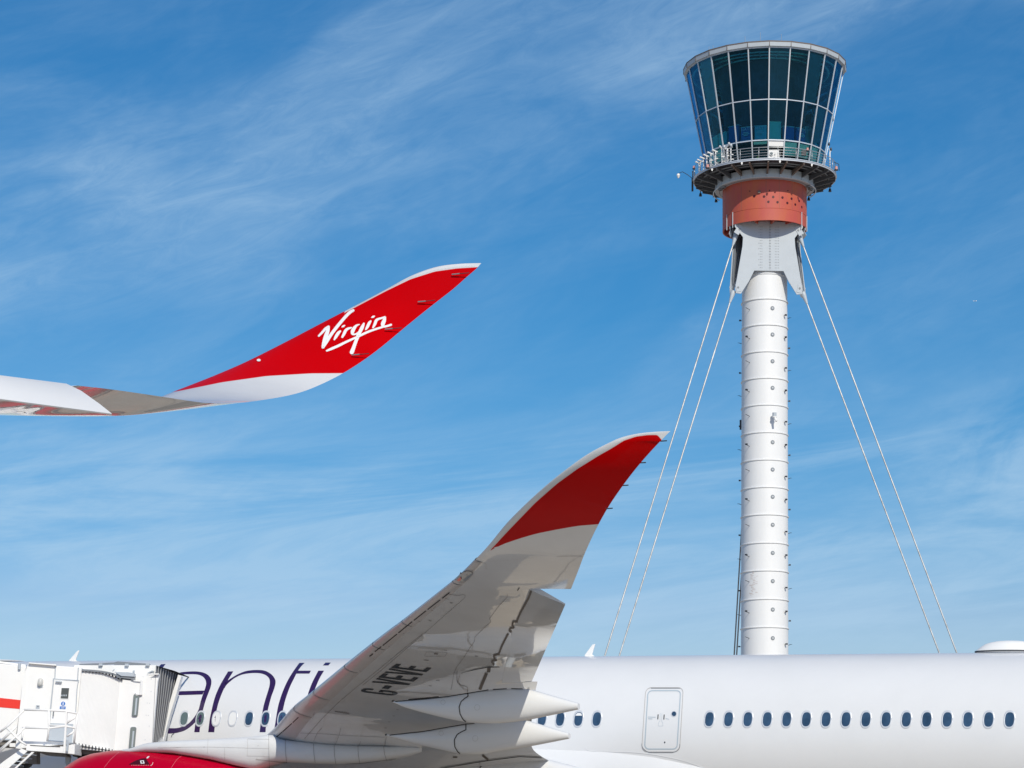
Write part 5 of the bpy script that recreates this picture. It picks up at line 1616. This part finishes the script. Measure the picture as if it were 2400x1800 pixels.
# ------------------------------------------------------------------ nearer airliner: only its starboard wing end reaches the frame
def build_near_wing():
    EN = 29.0
    le0 = at(262, 968, 31.5)
    # starboard axis of the nearer aircraft, parallel to the other one
    STB = -PORT
    O2 = Vector((le0.x, le0.y, 0)) - STB * EN
    def p2(px, py, eta):
        b = O2 + STB * eta; k = (px - CX) / F
        T = (k * b.y - b.x) / (PC + k * PS)
        q = b + AFT * T
        return Vector((q.x, q.y, CAMZ + (HY - py) / F * q.y))
    P = empty('neighbouring_airliner', Vector((O2.x, O2.y, 0)), 'nearer airliner of which only the wing with a red script winglet shows at left', 'airliner')
    rows = [((-520, 960), (-110, 862), 23.6), ((-330, 963), (48, 884), 25.2), ((-150, 966), (182, 903.5), 26.5), ((-60, 967.5), (240, 910), 27.2), ((0, 968.5), (300, 918), 27.8), ((120, 970.5), (385, 930.5), 28.4),
            ((200, 971), (440, 939), 28.8), ((262, 968), (490, 945), None), ((322, 957), (548, 945), None), ((382, 931), (612, 938), None), ((447, 905.5), (688, 924), None), ((504, 882.6), (745, 904), None), ((572, 853), (812, 870), None), ((650, 814), (880, 824), None), ((748.6, 762), (953, 764), None), ((832, 717.8), (1010, 718), None), ((904.6, 678.8), (1060, 679), None), ((961.8, 647.6), (1093, 650), None), ((1019, 626.8), (1116, 630), None), ((1071, 619), (1124, 621), None), ((1124, 616.6), (1128, 617), None)]
    stn = []
    x0, x1 = 262.0, 1128.0
    for i, (a, b, e) in enumerate(rows):
        u = max(0.0, (a[0] - x0) / (x1 - x0))
        if e is None: e = EN + 2.9 * (1 - (1 - u) ** 2.6)
        stn.append((p2(a[0], a[1], e), p2(b[0], b[1], e), 0.085 + 0.035 * min(1, u * 2) - 0.03 * u))
    # the inner wing carries on out of the frame
    d0 = (stn[0][0] - stn[2][0]).normalized(); d1 = (stn[0][1] - stn[2][1]).normalized()
    for k in (1, 2):
        stn.insert(0, (stn[0][0] + d0 * 5, stn[0][1] + d1 * 5, 0.10))
    n0 = 9
    u1 = lambda s: 0.74 if s < 4.0 else 1.0
    wb, info, (LE, TE, ups, TH, SS) = loft(stn, 8, 20, flip=1, u1=u1)
    if ups[len(ups) // 6].z < 0: wb, info, (LE, TE, ups, TH, SS) = loft(stn, 8, 20, flip=-1, u1=u1)
    b3 = lambda x, y: (x / 1.9235, 580 + y / 1.9235)
    bound = [b3(300, 640), b3(700, 665), b3(820, 645), b3(1000, 608), b3(1200, 580), b3(1400, 568), b3(1545, 567)]
    lestrip = [b3(1600, 270), b3(1740, 196), b3(1850, 143), b3(1960, 108), b3(2060, 94), b3(2145, 89)]
    paint = []
    for v, (s, u, side) in zip(wb.v, info):
        x, y = proj(v)
        d = curve_y(bound, x) - y if s > n0 else -20
        if x > 800: d = min(d, (y - curve_y(lestrip, x)) * 0.8)
        if s <= n0: d = -20
        paint.append(max(-20, min(20, d)))
    wing = obj('wing', wb, M['wing'], P, smooth=True, auto=35, attrs={'paint': paint, 'edge': [-1.0] * len(wb.v)})
    bv = bvh_of(wb)
    # script lettering on the winglet
    D = MB(); v2 = lambda x, y: (700 + x / 8.508, 700 + y / 8.508)
    def s(pts, ws): 
        line(D, bv, [v2(*p) for p in pts], [w / 9.4 for w in ws], n=None, off=0.006, sm=True, m=2)
        for p, w in ((pts[0], ws[0]), (pts[-1], ws[-1])): disc(D, bv, *v2(*p), w / 18.8, w / 18.8, 0.0065, 12)
    s([(405, 748), (480, 670), (540, 605), (600, 562)], [42, 52, 58, 46])
    s([(602, 565), (585, 640), (545, 760), (510, 880), (485, 975)], [48, 75, 92, 86, 62])
    s([(488, 975), (560, 860), (650, 720), (760, 575), (880, 430), (980, 320), (1040, 268), (1092, 240)], [60, 72, 68, 68, 66, 66, 64, 54])
    s([(712, 822), (745, 765), (790, 695), (832, 655)], [34, 62, 66, 42])
    s([(865, 572), (893, 555), (922, 538)], [20, 44, 22])
    s([(872, 770), (908, 705), (940, 640), (985, 605), (1052, 584)], [46, 62, 62, 52, 30])
    s([(1212, 520), (1155, 542), (1105, 600), (1075, 665), (1078, 712), (1140, 712), (1200, 668)], [20, 46, 74, 78, 46, 34, 30])
    s([(1302, 502), (1270, 575), (1225, 665), (1185, 750), (1145, 850), (1105, 960), (1075, 1040), (1060, 1075)], [40, 74, 74, 78, 72, 76, 86, 88])
    s([(1340, 620), (1372, 568), (1410, 492), (1438, 455)], [34, 60, 62, 40])
    s([(1458, 380), (1485, 368), (1512, 354)], [22, 46, 26])
    s([(1485, 580), (1520, 515), (1550, 440), (1600, 408), (1660, 392), (1722, 370)], [38, 60, 60, 46, 42, 38])
    s([(1725, 375), (1708, 440), (1680, 510), (1690, 558), (1760, 552), (1842, 526)], [44, 78, 84, 56, 44, 48])
    s([(562, 1045), (650, 1008), (800, 942), (950, 868), (1100, 800), (1200, 755), (1350, 682), (1500, 625), (1650, 578), (1700, 562)], [38, 54, 56, 50, 46, 48, 50, 46, 44, 40])
    obj('winglet_script', D, M['logowhite'], wing, fixn=False)
    D = MB(); disc(D, bv, *b3(1167, 510), 4.6, 3.0, 0.008); obj('winglet_light', D, M['logowhite'], wing, fixn=False)
    # static dischargers
    for x0_, y0_, x1_, y1_ in ((2040, 125, 2118, 122), (1887, 250, 1965, 246), (1738, 375, 1816, 371), (1588, 492, 1667, 488)):
        a = b3(x0_, y0_); b = b3(x1_, y1_); mid = b3(x0_ + 36, y0_)
        pa = cast(bv, a[0], a[1], 0.03); 
        if pa is None: continue
        mb = MB(); w = (b[0] - a[0]) / F * pa.y / PC
        mb.cyl(pa, pa + AFT * (w * 0.45), 0.009, n=6); o = obj('static_discharger', mb, M['greydark'], wing)
        mb = MB(); mb.cyl(pa + AFT * (w * 0.45), pa + AFT * w, 0.006, n=5); obj('wick', mb, M['dark'], o)
    # rivet line under the pale strip
    D = MB()
    for i in range(len(lestrip) - 1):
        a, b = lestrip[i], lestrip[i + 1]; n = int(math.hypot(b[0] - a[0], b[1] - a[1]) / 3.2)
        for k in range(n):
            x, y = a[0] + (b[0] - a[0]) * k / n, a[1] + (b[1] - a[1]) * k / n - 2.4
            line(D, bv, [(x - 0.4, y), (x + 0.4, y)], 0.8, n=2, off=0.008)
    obj('rivet_row', D, M['panelline'], wing, fixn=False)
    # drooped flap whose sunlit upper side faces us
    f4 = lambda x, y: (x / 4.424, 840 + y / 4.424)
    h0, h1 = at(*f4(-900, 60), 27.2), at(*f4(690, 262), 28.75)
    t0, t1 = at(*f4(-900, 300), 26.85), at(*f4(1162, 574), 28.45)
    mb = MB(); nrm = (h1 - h0).cross(t0 - h0).normalized()
    if nrm.y > 0: nrm = -nrm
    n = 12; prof = [(0.0, 0.0), (0.3, 0.03), (0.7, 0.02), (1.0, 0.0), (1.0, -0.02), (0.5, -0.12), (0.1, -0.22), (0.0, -0.18)]
    for i in range(n + 1):
        f = i / n; a = h0.lerp(h1, f); b = t0.lerp(t1, f)
        for u, w in prof: mb.v.append(a.lerp(b, u) + nrm * w)
    m = len(prof)
    for i in range(n):
        for k in range(m): mb.f.append((i * m + k, i * m + (k + 1) % m, (i + 1) * m + (k + 1) % m, (i + 1) * m + k))
    mb.f.append(tuple(range(m))); mb.f.append(tuple(n * m + k for k in range(m - 1, -1, -1)))
    obj('flap', mb, M['paint'], wing, smooth=True, auto=30, label='drooped flap with its sunlit upper side')
    # fuselage of that aircraft, wholly off to the left
    return P
build_near_wing()

# distant airliner crossing the sky
def build_distant():
    c = at(2285, 705.5, 14000); P = empty('distant_airliner', c, 'tiny white airliner far off in the blue sky right of the tower', 'airliner')
    mb = MB(); mb.cyl(c + Vector((-10, 0, 0.6)), c + Vector((9, 0, -0.4)), 1.3, n=10); mb.cyl(c + Vector((-13, 0, 0.8)), c + Vector((-10, 0, 0.6)), 0.2, 1.3, n=10)
    obj('fuselage', mb, M['white'], P)
    mb = MB(); mb.prism([c + Vector((-3, 0, 0)), c + Vector((4, 0, 0)), c + Vector((6, -9, 0.6)), c + Vector((4, -9, 0.6))], (0, 0, 0.4)); mb.prism([c + Vector((6, 0, 0)), c + Vector((9, 0, 0)), c + Vector((10, 0, 4)), c + Vector((8.5, 0, 4))], (0, 0.4, 0))
    obj('wing', mb, M['white'], P)
build_distant()

# ------------------------------------------------------------------ jet bridge
def build_bridge():
    YB = 78.0
    q1 = lambda x, y: (x / 5.927, 1520 + y / 5.927)
    q2 = lambda x, y: (170 + x / 6.143, 1530 + y / 6.143)
    base = at(160, 1700, YB + 1.5); base.z = 0
    P = empty('jet_bridge', base, 'white passenger boarding bridge with red stripe, corrugated cab and grey bellows against the airliner', 'jet bridge')
    def slab(name, pts, Y, depth, m, parent=P, bevel=0.0, **k):
        mb = MB(); mb.prism([at(x, y, Y) for x, y in pts], (0, depth, 0))
        return obj(name, mb, M[m], parent, bevel=bevel, **k)
    def bar(mb, pts, Y, r, n=8):
        mb.tube([at(x, y, Y) for x, y in pts], r, n)
    # telescopic tunnel with red stripe
    tn = slab('tunnel', [(-420, 1508), (62, 1562), (60, 1570), (36, 1734), (-420, 1700)], YB + 0.35, 2.9, 'white', bevel=0.03)
    slab('stripe', [(-420, 1590), (54.5, 1641.5), (52, 1662), (-420, 1622)], YB + 0.338, 0.03, 'redstripe', tn)
    slab('tunnel_roof_rail', [(-300, 1510), (60, 1557.5), (60, 1562), (-300, 1515)], YB + 0.5, 2.5, 'white', tn)
    mb = MB(); bar(mb, [q1(272, 205), q1(268, 290)], YB + 0.3, 0.05); obj('tunnel_post', mb, M['grey'], tn)
    mb = MB(); mb.prism([at(*p, YB + 0.5) for p in ((-420, 1702), (36, 1736), (60, 1740), (60, 1752), (22, 1748), (-420, 1722))], (0, 2.4, 0)); obj('tunnel_beam', mb, M['under'], tn)
    mb = MB(); mb.prism([at(*q1(*p), YB + 0.2) for p in ((130, 1315), (215, 1315), (215, 1370), (130, 1370))], (0, 0.3, 0)); obj('tunnel_roller', mb, M['white'], tn, bevel=0.02)
    mb = MB(); bar(mb, [q1(0, 1262), q1(235, 1270)], YB + 0.2, 0.03); obj('tunnel_conduit', mb, M['grey'], tn)
    # cab vestibule: the shaded end wall is a real return, the front wall stands proud
    bd = slab('cab_wall', [q1(385, 225), q1(400, 205), q1(780, 240), q1(1120, 262), q1(1135, 290), q1(1035, 1320), q1(300, 1390), q1(222, 1380), q1(300, 760), q1(370, 260)], YB, 3.2, 'white', bevel=0.02)
    slab('cab_return', [q1(322, 400), q1(383, 235), q1(383, 250), q1(300, 1395), q1(215, 1385)], YB - 0.02, 0.02, 'white', bd)
    slab('roof_cap', [q1(395, 192), q1(778, 220), q1(780, 240), q1(400, 208)], YB - 0.12, 3.4, 'white', bd, bevel=0.01)
    mb = MB(); bar(mb, [q1(772, 240), q1(762, 415)], YB - 0.01, 0.018); bar(mb, [q1(1090, 265), q1(1078, 430)], YB - 0.01, 0.018)
    obj('wall_trim', mb, M['grey'], bd)
    # door
    d = slab('service_door', [q1(752, 432), q1(1088, 448), q1(1030, 1310), q1(672, 1285)], YB - 0.05, 0.05, 'white', P, bevel=0.008)
    mb = MB(); bar(mb, [q1(745, 425), q1(700, 860), q1(668, 1285)], YB - 0.06, 0.02, 6); bar(mb, [q1(1090, 440), q1(1070, 560), q1(1050, 900)], YB - 0.06, 0.016, 6); obj('door_frame', mb, M['grey'], d)
    mb = MB(); bar(mb, [q1(735, 420), q1(1100, 444)], YB - 0.07, 0.014, 6); obj('door_hood', mb, M['grey'], d)
    wf = slab('door_window', [q1(848, 538), q1(968, 540), q1(954, 704), q1(832, 700)], YB - 0.065, 0.02, 'white', d)
    slab('pane', [q1(856, 548), q1(960, 550), q1(946, 696), q1(842, 692)], YB - 0.072, 0.01, 'windark', wf)
    mb = MB(); 
    for k in range(4): mb.prism([at(*q1(850 + k * 22, 640), YB - 0.076), at(*q1(862 + k * 22, 640), YB - 0.076), at(*q1(858 + k * 22, 662), YB - 0.076), at(*q1(846 + k * 22, 662), YB - 0.076)], (0, 0.003, 0))
    obj('window_sticker', mb, M['grey'], wf)
    slab('door_closer', [q1(770, 448), q1(856, 456), q1(856, 470), q1(770, 464)], YB - 0.15, 0.08, 'grey', d, bevel=0.005)
    # blue fire door sign
    sg = P
    mb = MB(); c = at(*q1(877, 766), YB - 0.055); n = 24
    mb.cyl(c + Vector((0, 0.004, 0)), c - Vector((0, 0.004, 0)), 0.070, n=n)
    s1 = obj('round_sign', mb, M['blue'], d)
    mb = MB(); mb.prism([at(*q1(*p), YB - 0.063) for p in ((872, 746), (884, 746), (881, 786), (869, 786))], (0, 0.003, 0)); obj('sign_bar', mb, M['logowhite'], s1)
    s2 = slab('text_sign', [q1(833, 802), q1(913, 806), q1(909, 842), q1(829, 838)], YB - 0.058, 0.006, 'blue', d)
    mb = MB()
    for r, (x0, x1) in enumerate(((845, 900), (850, 895))):
        for k in range(6):
            x = x0 + (x1 - x0) * k / 6; y = 812 + r * 13
            mb.prism([at(*q1(x, y), YB - 0.064), at(*q1(x + 6, y + 0.5), YB - 0.064), at(*q1(x + 5, y + 7), YB - 0.064), at(*q1(x - 1, y + 6.5), YB - 0.064)], (0, 0.003, 0))
    obj('sign_text', mb, M['logowhite'], s2)
    slab('door_kick_panel', [q1(698, 1070), q1(1015, 1085), q1(1004, 1310), q1(672, 1285)], YB - 0.06, 0.01, 'grey', d)
    slab('door_kick_strip', [q1(700, 1035), q1(1017, 1048), q1(1015, 1085), q1(698, 1072)], YB - 0.07, 0.015, 'grey', d)
    mb = MB(); bar(mb, [q1(745, 870), q1(738, 942)], YB - 0.12, 0.022, 6); obj('door_handle', mb, M['greydark'], d)
    slab('rust_stain', [q1(1066, 555), q1(1076, 555), q1(1070, 620), q1(1060, 620)], YB - 0.056, 0.003, 'rust', d)
    # bulkhead lamp
    mb = MB(); c = at(*q1(563, 470), YB)
    for j, (s, dpt) in enumerate(((1.0, 0.0), (1.0, 0.05), (0.85, 0.11), (0.5, 0.14))):
        for k in range(20):
            a = 2 * math.pi * k / 20; x, y = math.cos(a), math.sin(a); w = (abs(x) ** 3 + abs(y) ** 3) ** (-1 / 3)
            mb.v.append(c + Vector((x * w * 0.09 * s + y * w * 0.012, -dpt, y * w * 0.14 * s)))
    for j in range(3):
        for k in range(20): mb.f.append((j * 20 + k, j * 20 + (k + 1) % 20, (j + 1) * 20 + (k + 1) % 20, (j + 1) * 20 + k))
    mb.f.append(tuple(range(60, 80)))
    lm = obj('bulkhead_lamp', mb, M['lampdiff'], P, smooth=True, auto=50)
    slab('lamp_shadow_slab', [q1(524, 500), q1(600, 505), q1(590, 540), q1(530, 535)], YB - 0.03, 0.03, 'grey', lm)  # grey slab stands in for the shadow under the lamp
    sb = slab('push_button_box', [q1(500, 785), q1(548, 788), q1(544, 840), q1(496, 837)], YB - 0.07, 0.07, 'grey', P, bevel=0.008)
    slab('button', [q1(518, 792), q1(538, 793), q1(536, 812), q1(516, 811)], YB - 0.08, 0.012, 'greydark', sb)
    # platform, railings, stair
    pf = slab('platform', [q1(360, 1330), q1(880, 1362), q1(1040, 1320), q1(1035, 1470), q1(880, 1452), q1(362, 1415)], YB - 1.25, 1.25, 'white', P, bevel=0.01)
    slab('platform_slot', [q1(418, 1340), q1(835, 1360), q1(835, 1370), q1(418, 1350)], YB - 1.262, 0.014, 'black', pf)
    slab('platform_underside', [q1(480, 1425), q1(900, 1455), q1(930, 1500), q1(640, 1480)], YB - 1.0, 0.8, 'under', pf)
    mb = MB(); R = 0.034
    YF = YB - 1.25
    for p in ([q1(330, 850), q1(700, 858), q1(920, 870), q1(1080, 905)], [q1(310, 1098), q1(680, 1108), q1(900, 1078)], [q1(680, 1068), q1(900, 1075), q1(1058, 1108)],
              [q1(335, 855), q1(120, 1065), q1(0, 1160)], [q1(235, 1075), q1(0, 1300)], [q1(920, 1040), q1(1050, 950)], [q1(930, 1222), q1(1020, 1160)],
              [q1(320, 1120), q1(300, 1300)], [q1(1080, 905), q1(1050, 1100), q1(1025, 1320)], [q1(680, 860), q1(680, 1108), q1(655, 1290)]):
        bar(mb, p, YF, R, 8)
    obj('platform_railing', mb, M['white'], pf, smooth=True)
    slab('platform_post', [q1(912, 870), q1(935, 870), q1(905, 1455), q1(875, 1450)], YF - 0.05, 0.09, 'white', pf)
    st = slab('stair_stringer', [q1(300, 1390), q1(380, 1425), q1(100, 1680), q1(-40, 1760), q1(-40, 1640), q1(60, 1560)], YF, 0.08, 'white', P)
    slab('stair_stringer', [q1(440, 1435), q1(475, 1440), q1(210, 1680), q1(180, 1680)], YF - 0.85, 0.06, 'white', P)
    for k in range(6):
        x, y = 380 - k * 60, 1460 + k * 50
        slab('stair_tread', [q1(x - 40, y), q1(x + 55, y + 4), q1(x + 55, y + 14), q1(x - 40, y + 10)], YF - 0.8, 0.85, 'grey', st)
    mb = MB()
    for p in ([q1(345, 1095), q1(200, 1240), q1(0, 1400)], [q1(95, 1105), q1(160, 1165), q1(300, 1300), q1(370, 1340)], [q1(130, 1130), q1(230, 1240), q1(290, 1300)], [q1(300, 1150), q1(100, 1330), q1(0, 1430)], [q1(40, 1265), q1(235, 1075)]):
        bar(mb, p, YF - 0.45, 0.036, 8)
    obj('stair_railing', mb, M['white'], st, smooth=True)
    # wheel bogie and hydraulics below
    mb = MB(); bar(mb, [q1(300, 1500), q1(470, 1560)], YB, 0.1); mb.box(at(*q1(430, 1500), YB), (0.5, 0.6, 0.5)); lg = obj('undercarriage', mb, M['under'], P)
    mb = MB(); c = at(*q1(330, 1545), YB); mb.cyl(c - Vector((0, 0.2, 0)), c + Vector((0, 0.2, 0)), 0.3, n=24); obj('tyre', mb, M['black'], lg, smooth=True, auto=40)
    mb = MB(); mb.prism([at(*q1(*p), YB + 0.1) for p in ((905, 1470), (968, 1475), (960, 1600), (908, 1598))], (0, 0.3, 0)); mb.prism([at(*q1(*p), YB + 0.15) for p in ((920, 1600), (950, 1602), (948, 1760), (915, 1760))], (0, 0.2, 0))
    bar(mb, [q1(940, 1640), q1(965, 1612), q1(990, 1620), q1(1000, 1650)], YB, 0.018, 6)
    obj('jack_leg', mb, M['grey'], P)
    mb = MB()
    bar(mb, [q1(935, 1270), q1(940, 1350), q1(930, 1430)], YB - 1.3, 0.045, 6); obj('electrical_box', mb, M['grey'], P)
    # corrugated cab wall: vertical ribs on a curved plan
    mb = MB(); n = 64
    topc = [q2(130, 262), q2(250, 275), q2(380, 285), q2(500, 310), q2(600, 345), q2(690, 392)]
    botc = [q2(35, 1320), q2(180, 1345), q2(330, 1372), q2(450, 1390), q2(540, 1405), q2(600, 1440)]
    T_ = resample(topc, n + 1); B_ = resample(botc, n + 1)
    for i in range(n + 1):
        f = i / n; y = YB - 0.1 + 0.5 * f ** 2.6 + (0.012 if i % 2 else 0)
        mb.v.append(at(T_[i].x, T_[i].y, y)); mb.v.append(at(B_[i].x, B_[i].y, y))
    mb.f = [(2 * i, 2 * i + 1, 2 * i + 3, 2 * i + 2) for i in range(n)]
    k0 = len(mb.v)
    mb.v += [at(T_[0].x, T_[0].y, YB + 3), at(B_[0].x, B_[0].y, YB + 3), at(T_[n].x, T_[n].y, YB + 3), at(B_[n].x, B_[n].y, YB + 3)]
    mb.f += [(0, k0, k0 + 1, 1), (2 * n, 2 * n + 1, k0 + 3, k0 + 2)]
    rc = obj('corrugated_shutter', mb, M['white'], P, fixn=False)
    # head track with rollers
    mb = MB(); th = [q2(132, 235), q2(300, 245), q2(450, 262), q2(600, 298), q2(690, 352)]
    sl = smooth_line(th, 4); yc = lambda f: YB - 0.1 + 0.5 * f ** 2.6
    for i, (a, b) in enumerate(zip(sl, sl[1:])):
        ya = yc(i / (len(sl) - 1)) - 0.06
        mb.prism([at(a.x, a.y, ya), at(b.x, b.y, ya), at(b.x, b.y + 4.5, ya), at(a.x, a.y + 4.5, ya)], (0, 0.3, 0))
    tr = obj('shutter_track', mb, M['greydark'], P)
    mb = MB()
    for k in range(13):
        f = k / 12; p = resample([Vector(q) for q in topc], 13)[k]; mb.box(at(p.x + 3, p.y - 0.4, yc(f) - 0.03), (0.05, 0.04, 0.06))
        p = resample([Vector(q) for q in botc], 13)[k]; mb.box(at(p.x + 2, p.y + 1, YB - 0.25), (0.06, 0.06, 0.05)); mb.box(at(p.x + 2, p.y + 0, YB - 0.22), (0.025, 0.05, 0.12))
    obj('rollers', mb, M['dark'], tr)
    mb = MB(); bt = [q2(30, 1355), q2(200, 1375), q2(400, 1395), q2(580, 1420)]
    for a, b in zip(bt, bt[1:]): mb.prism([at(*a, YB - 0.18), at(*b, YB - 0.18), at(b[0], b[1] + 3, YB - 0.18), at(a[0], a[1] + 3, YB - 0.18)], (0, 0.3, 0))
    obj('floor_track', mb, M['white'], tr)
    slab('floor_beam', [q2(20, 1385), q2(520, 1425), q2(430, 1470), q2(20, 1450)], YB + 0.1, 2.4, 'under', P)
    slab('floor_gear', [q2(0, 1455), q2(240, 1475), q2(220, 1500), q2(150, 1500), q2(140, 1560), q2(70, 1550), q2(70, 1490), q2(0, 1490)], YB + 0.6, 1.0, 'black', P)
    # cab body behind: roof and driver's side
    cb = slab('cab_body', [q2(20, 178), q2(1205, 180), q2(1195, 300), q2(1145, 1300), q2(560, 1440), q2(20, 1300)], YB + 0.75, 2.6, 'white', P, bevel=0.02)
    mb = MB()
    for p in ([q2(100, 175), q2(600, 152), q2(650, 138), q2(1100, 172)], [q2(600, 158), q2(900, 168), q2(1100, 178)]):
        bar(mb, p, YB + 1.6, 0.035, 6)
    obj('roof_wires', mb, M['greydark'], cb)
    mb = MB()
    for x, y in ((415, 175), (790, 178), (1090, 175)): mb.box(at(*q2(x, y), YB + 0.8), (0.12, 0.3, 0.08))
    bar(mb, [q2(575, 268), q2(602, 238)], YB - 0.1, 0.018, 6)
    obj('roof_fittings', mb, M['grey'], cb)
    slab('cab_header', [q2(600, 275), q2(800, 278), q2(885, 292), q2(882, 345), q2(700, 335)], YB + 0.32, 0.9, 'grey', cb, bevel=0.01)
    slab('header_underside', [q2(690, 338), q2(880, 352), q2(878, 398), q2(850, 395), q2(845, 380), q2(690, 360)], YB + 0.36, 0.7, 'greydark', cb)
    sd_ = slab('cab_side', [q2(680, 378), q2(875, 400), q2(1012, 408), q2(1240, 300), q2(1245, 320), q2(1225, 420), q2(1145, 1305), q2(890, 1375), q2(880, 1470), q2(570, 1470)], YB + 0.42, 0.2, 'white', P)
    slab('side_ledge', [q2(1075, 300), q2(1240, 296), q2(1242, 312), q2(1080, 318)], YB + 0.3, 0.2, 'white', sd_)
    def rwin(x0, y0, x1, y1, sk, nm='cab_window'):
        def rp(m):
            out = []
            r = 0.075 - m * 0.4
            cxm, cym = (x0 + x1) / 2, (y0 + y1) / 2
            w, h = (x1 - x0) / 2 - m * 100, (y1 - y0) / 2 - m * 100
            rr = 26 - m * 100
            for sx, sy, a0 in ((1, -1, -90), (1, 1, 0), (-1, 1, 90), (-1, -1, 180)):
                for k in range(5):
                    a = R_(a0 + 90 * k / 4)
                    x = sx * (w - rr) + rr * math.cos(a); y = sy * (h - rr) + rr * math.sin(a)
                    out.append(q2(cxm + x - y * sk, cym + y))
            return out
        f = slab(nm, rp(0), YB + 0.36, 0.07, 'greydark', sd_)
        slab('pane', rp(0.07), YB + 0.345, 0.02, 'bridgeglass', f)
        slab('reveal', [q2(x0 + 38 + 8, y0 + 60), q2(x0 + 70, y0 + 60), q2(x0 + 48, y1 - 22), q2(x0 + 26, y1 - 22)], YB + 0.338, 0.008, 'grey', f)
    rwin(865, 592, 950, 915, 0.09); rwin(820, 1066, 905, 1380, 0.09)
    mb = MB(); bar(mb, [q2(880, 402), q2(1000, 415)], YB + 0.38, 0.02, 6); bar(mb, [q2(1000, 395), q2(985, 600), q2(925, 600), q2(915, 575)], YB + 0.36, 0.055, 6); obj('drain_pipe', mb, M['white'], sd_)
    mb = MB(); bar(mb, [q2(1080, 295), q2(1150, 262), q2(1172, 265), q2(1160, 285)], YB + 0.7, 0.02, 6); bar(mb, [q2(882, 255), q2(882, 285)], YB + 0.7, 0.035, 6); obj('cable_hook', mb, M['grey'], cb)
    mb = MB()
    for x, y in ((1075, 722), (1110, 725), (1060, 897), (1092, 900), (1045, 1252), (1105, 1055), (1130, 555), (1135, 375), (1040, 215)):
        mb.box(at(*q2(x, y), YB + 0.412), (0.022, 0.01, 0.018))
    obj('fixings', mb, M['grey'], sd_)
    # bellows: folded fabric between the cab and the fuselage
    tL, tR = Vector(q2(1205, 185)), Vector(q2(1520, 315)); bL, bR = Vector(q2(1150, 1300)), Vector(q2(1320, 1300))
    N = 9
    mb = MB(); ribs = MB()
    def P_(f, g, dy=0.0):
        t = tL.lerp(tR, f); b = bL.lerp(bR, f); q = t.lerp(b, g)
        q = q + Vector((-3.0 * math.sin(math.pi * g) * f * 0.0 + 9.0 * f * (g - g * g) * 0.6, 0))
        Yd = YB + 0.45 + 3.2 * f + dy
        return Vector(at(q.x, q.y, Yd))
    G = 14
    cols = []
    for i in range(2 * N + 1):
        f = i / (2 * N); dy = 0.0 if i % 2 == 0 else 0.16
        cols.append([P_(f, g / G, dy) for g in range(G + 1)])
    for c in cols: mb.v += c
    for i in range(2 * N):
        for g in range(G): mb.f.append((i * (G + 1) + g, i * (G + 1) + g + 1, (i + 1) * (G + 1) + g + 1, (i + 1) * (G + 1) + g))
    # roof of the bellows
    for i in range(2 * N):
        a, b = cols[i][0], cols[i + 1][0]
        mb.quad(a, b, b + Vector((0.3, 2.2, 0.0)), a + Vector((0.3, 2.2, 0.0)))
    bl = obj('bellows', mb, M['bellowgrey'], P, fixn=False)
    for i in range(0, 2 * N + 1, 2):
        ribs.tube([p + Vector((0, -0.03, 0)) for p in cols[i]], 0.011, 6)
    obj('bellows_ribs', ribs, M['bellowlight'], bl)
    # pale front edge pad
    mb = MB(); e = [P_(1.0, g / G, -0.05) for g in range(G + 1)]
    pad = [Vector(q2(1520, 315)), Vector(q2(1565, 335)), Vector(q2(1480, 640)), Vector(q2(1400, 900)), Vector(q2(1345, 1110)), Vector(q2(1300, 1300)), Vector(q2(1265, 1300)), Vector(q2(1330, 950)), Vector(q2(1420, 640))]
    mb.prism([at(p.x, p.y, YB + 3.2) for p in pad], (0, 0.5, 0)); obj('bellows_pad', mb, M['white'], bl)
    mb = MB()
    for x in (1325, 1340, 1355): mb.tube([at(*q2(x + 14, 1160), YB + 3.9), at(*q2(x, 1290), YB + 3.9)], 0.02, 5)
    obj('bellows_edge', mb, M['greydark'], bl)
M['windark'] = mat('dark_door_glass', (0.07, 0.075, 0.075), 0.12, coat=0.6)
M['lampdiff'] = mat('ribbed_lamp_cover', (0.60, 0.60, 0.58), 0.3, coat=0.4)
M['rust'] = mat('rust_streak', (0.45, 0.12, 0.06), 0.8)
build_bridge()
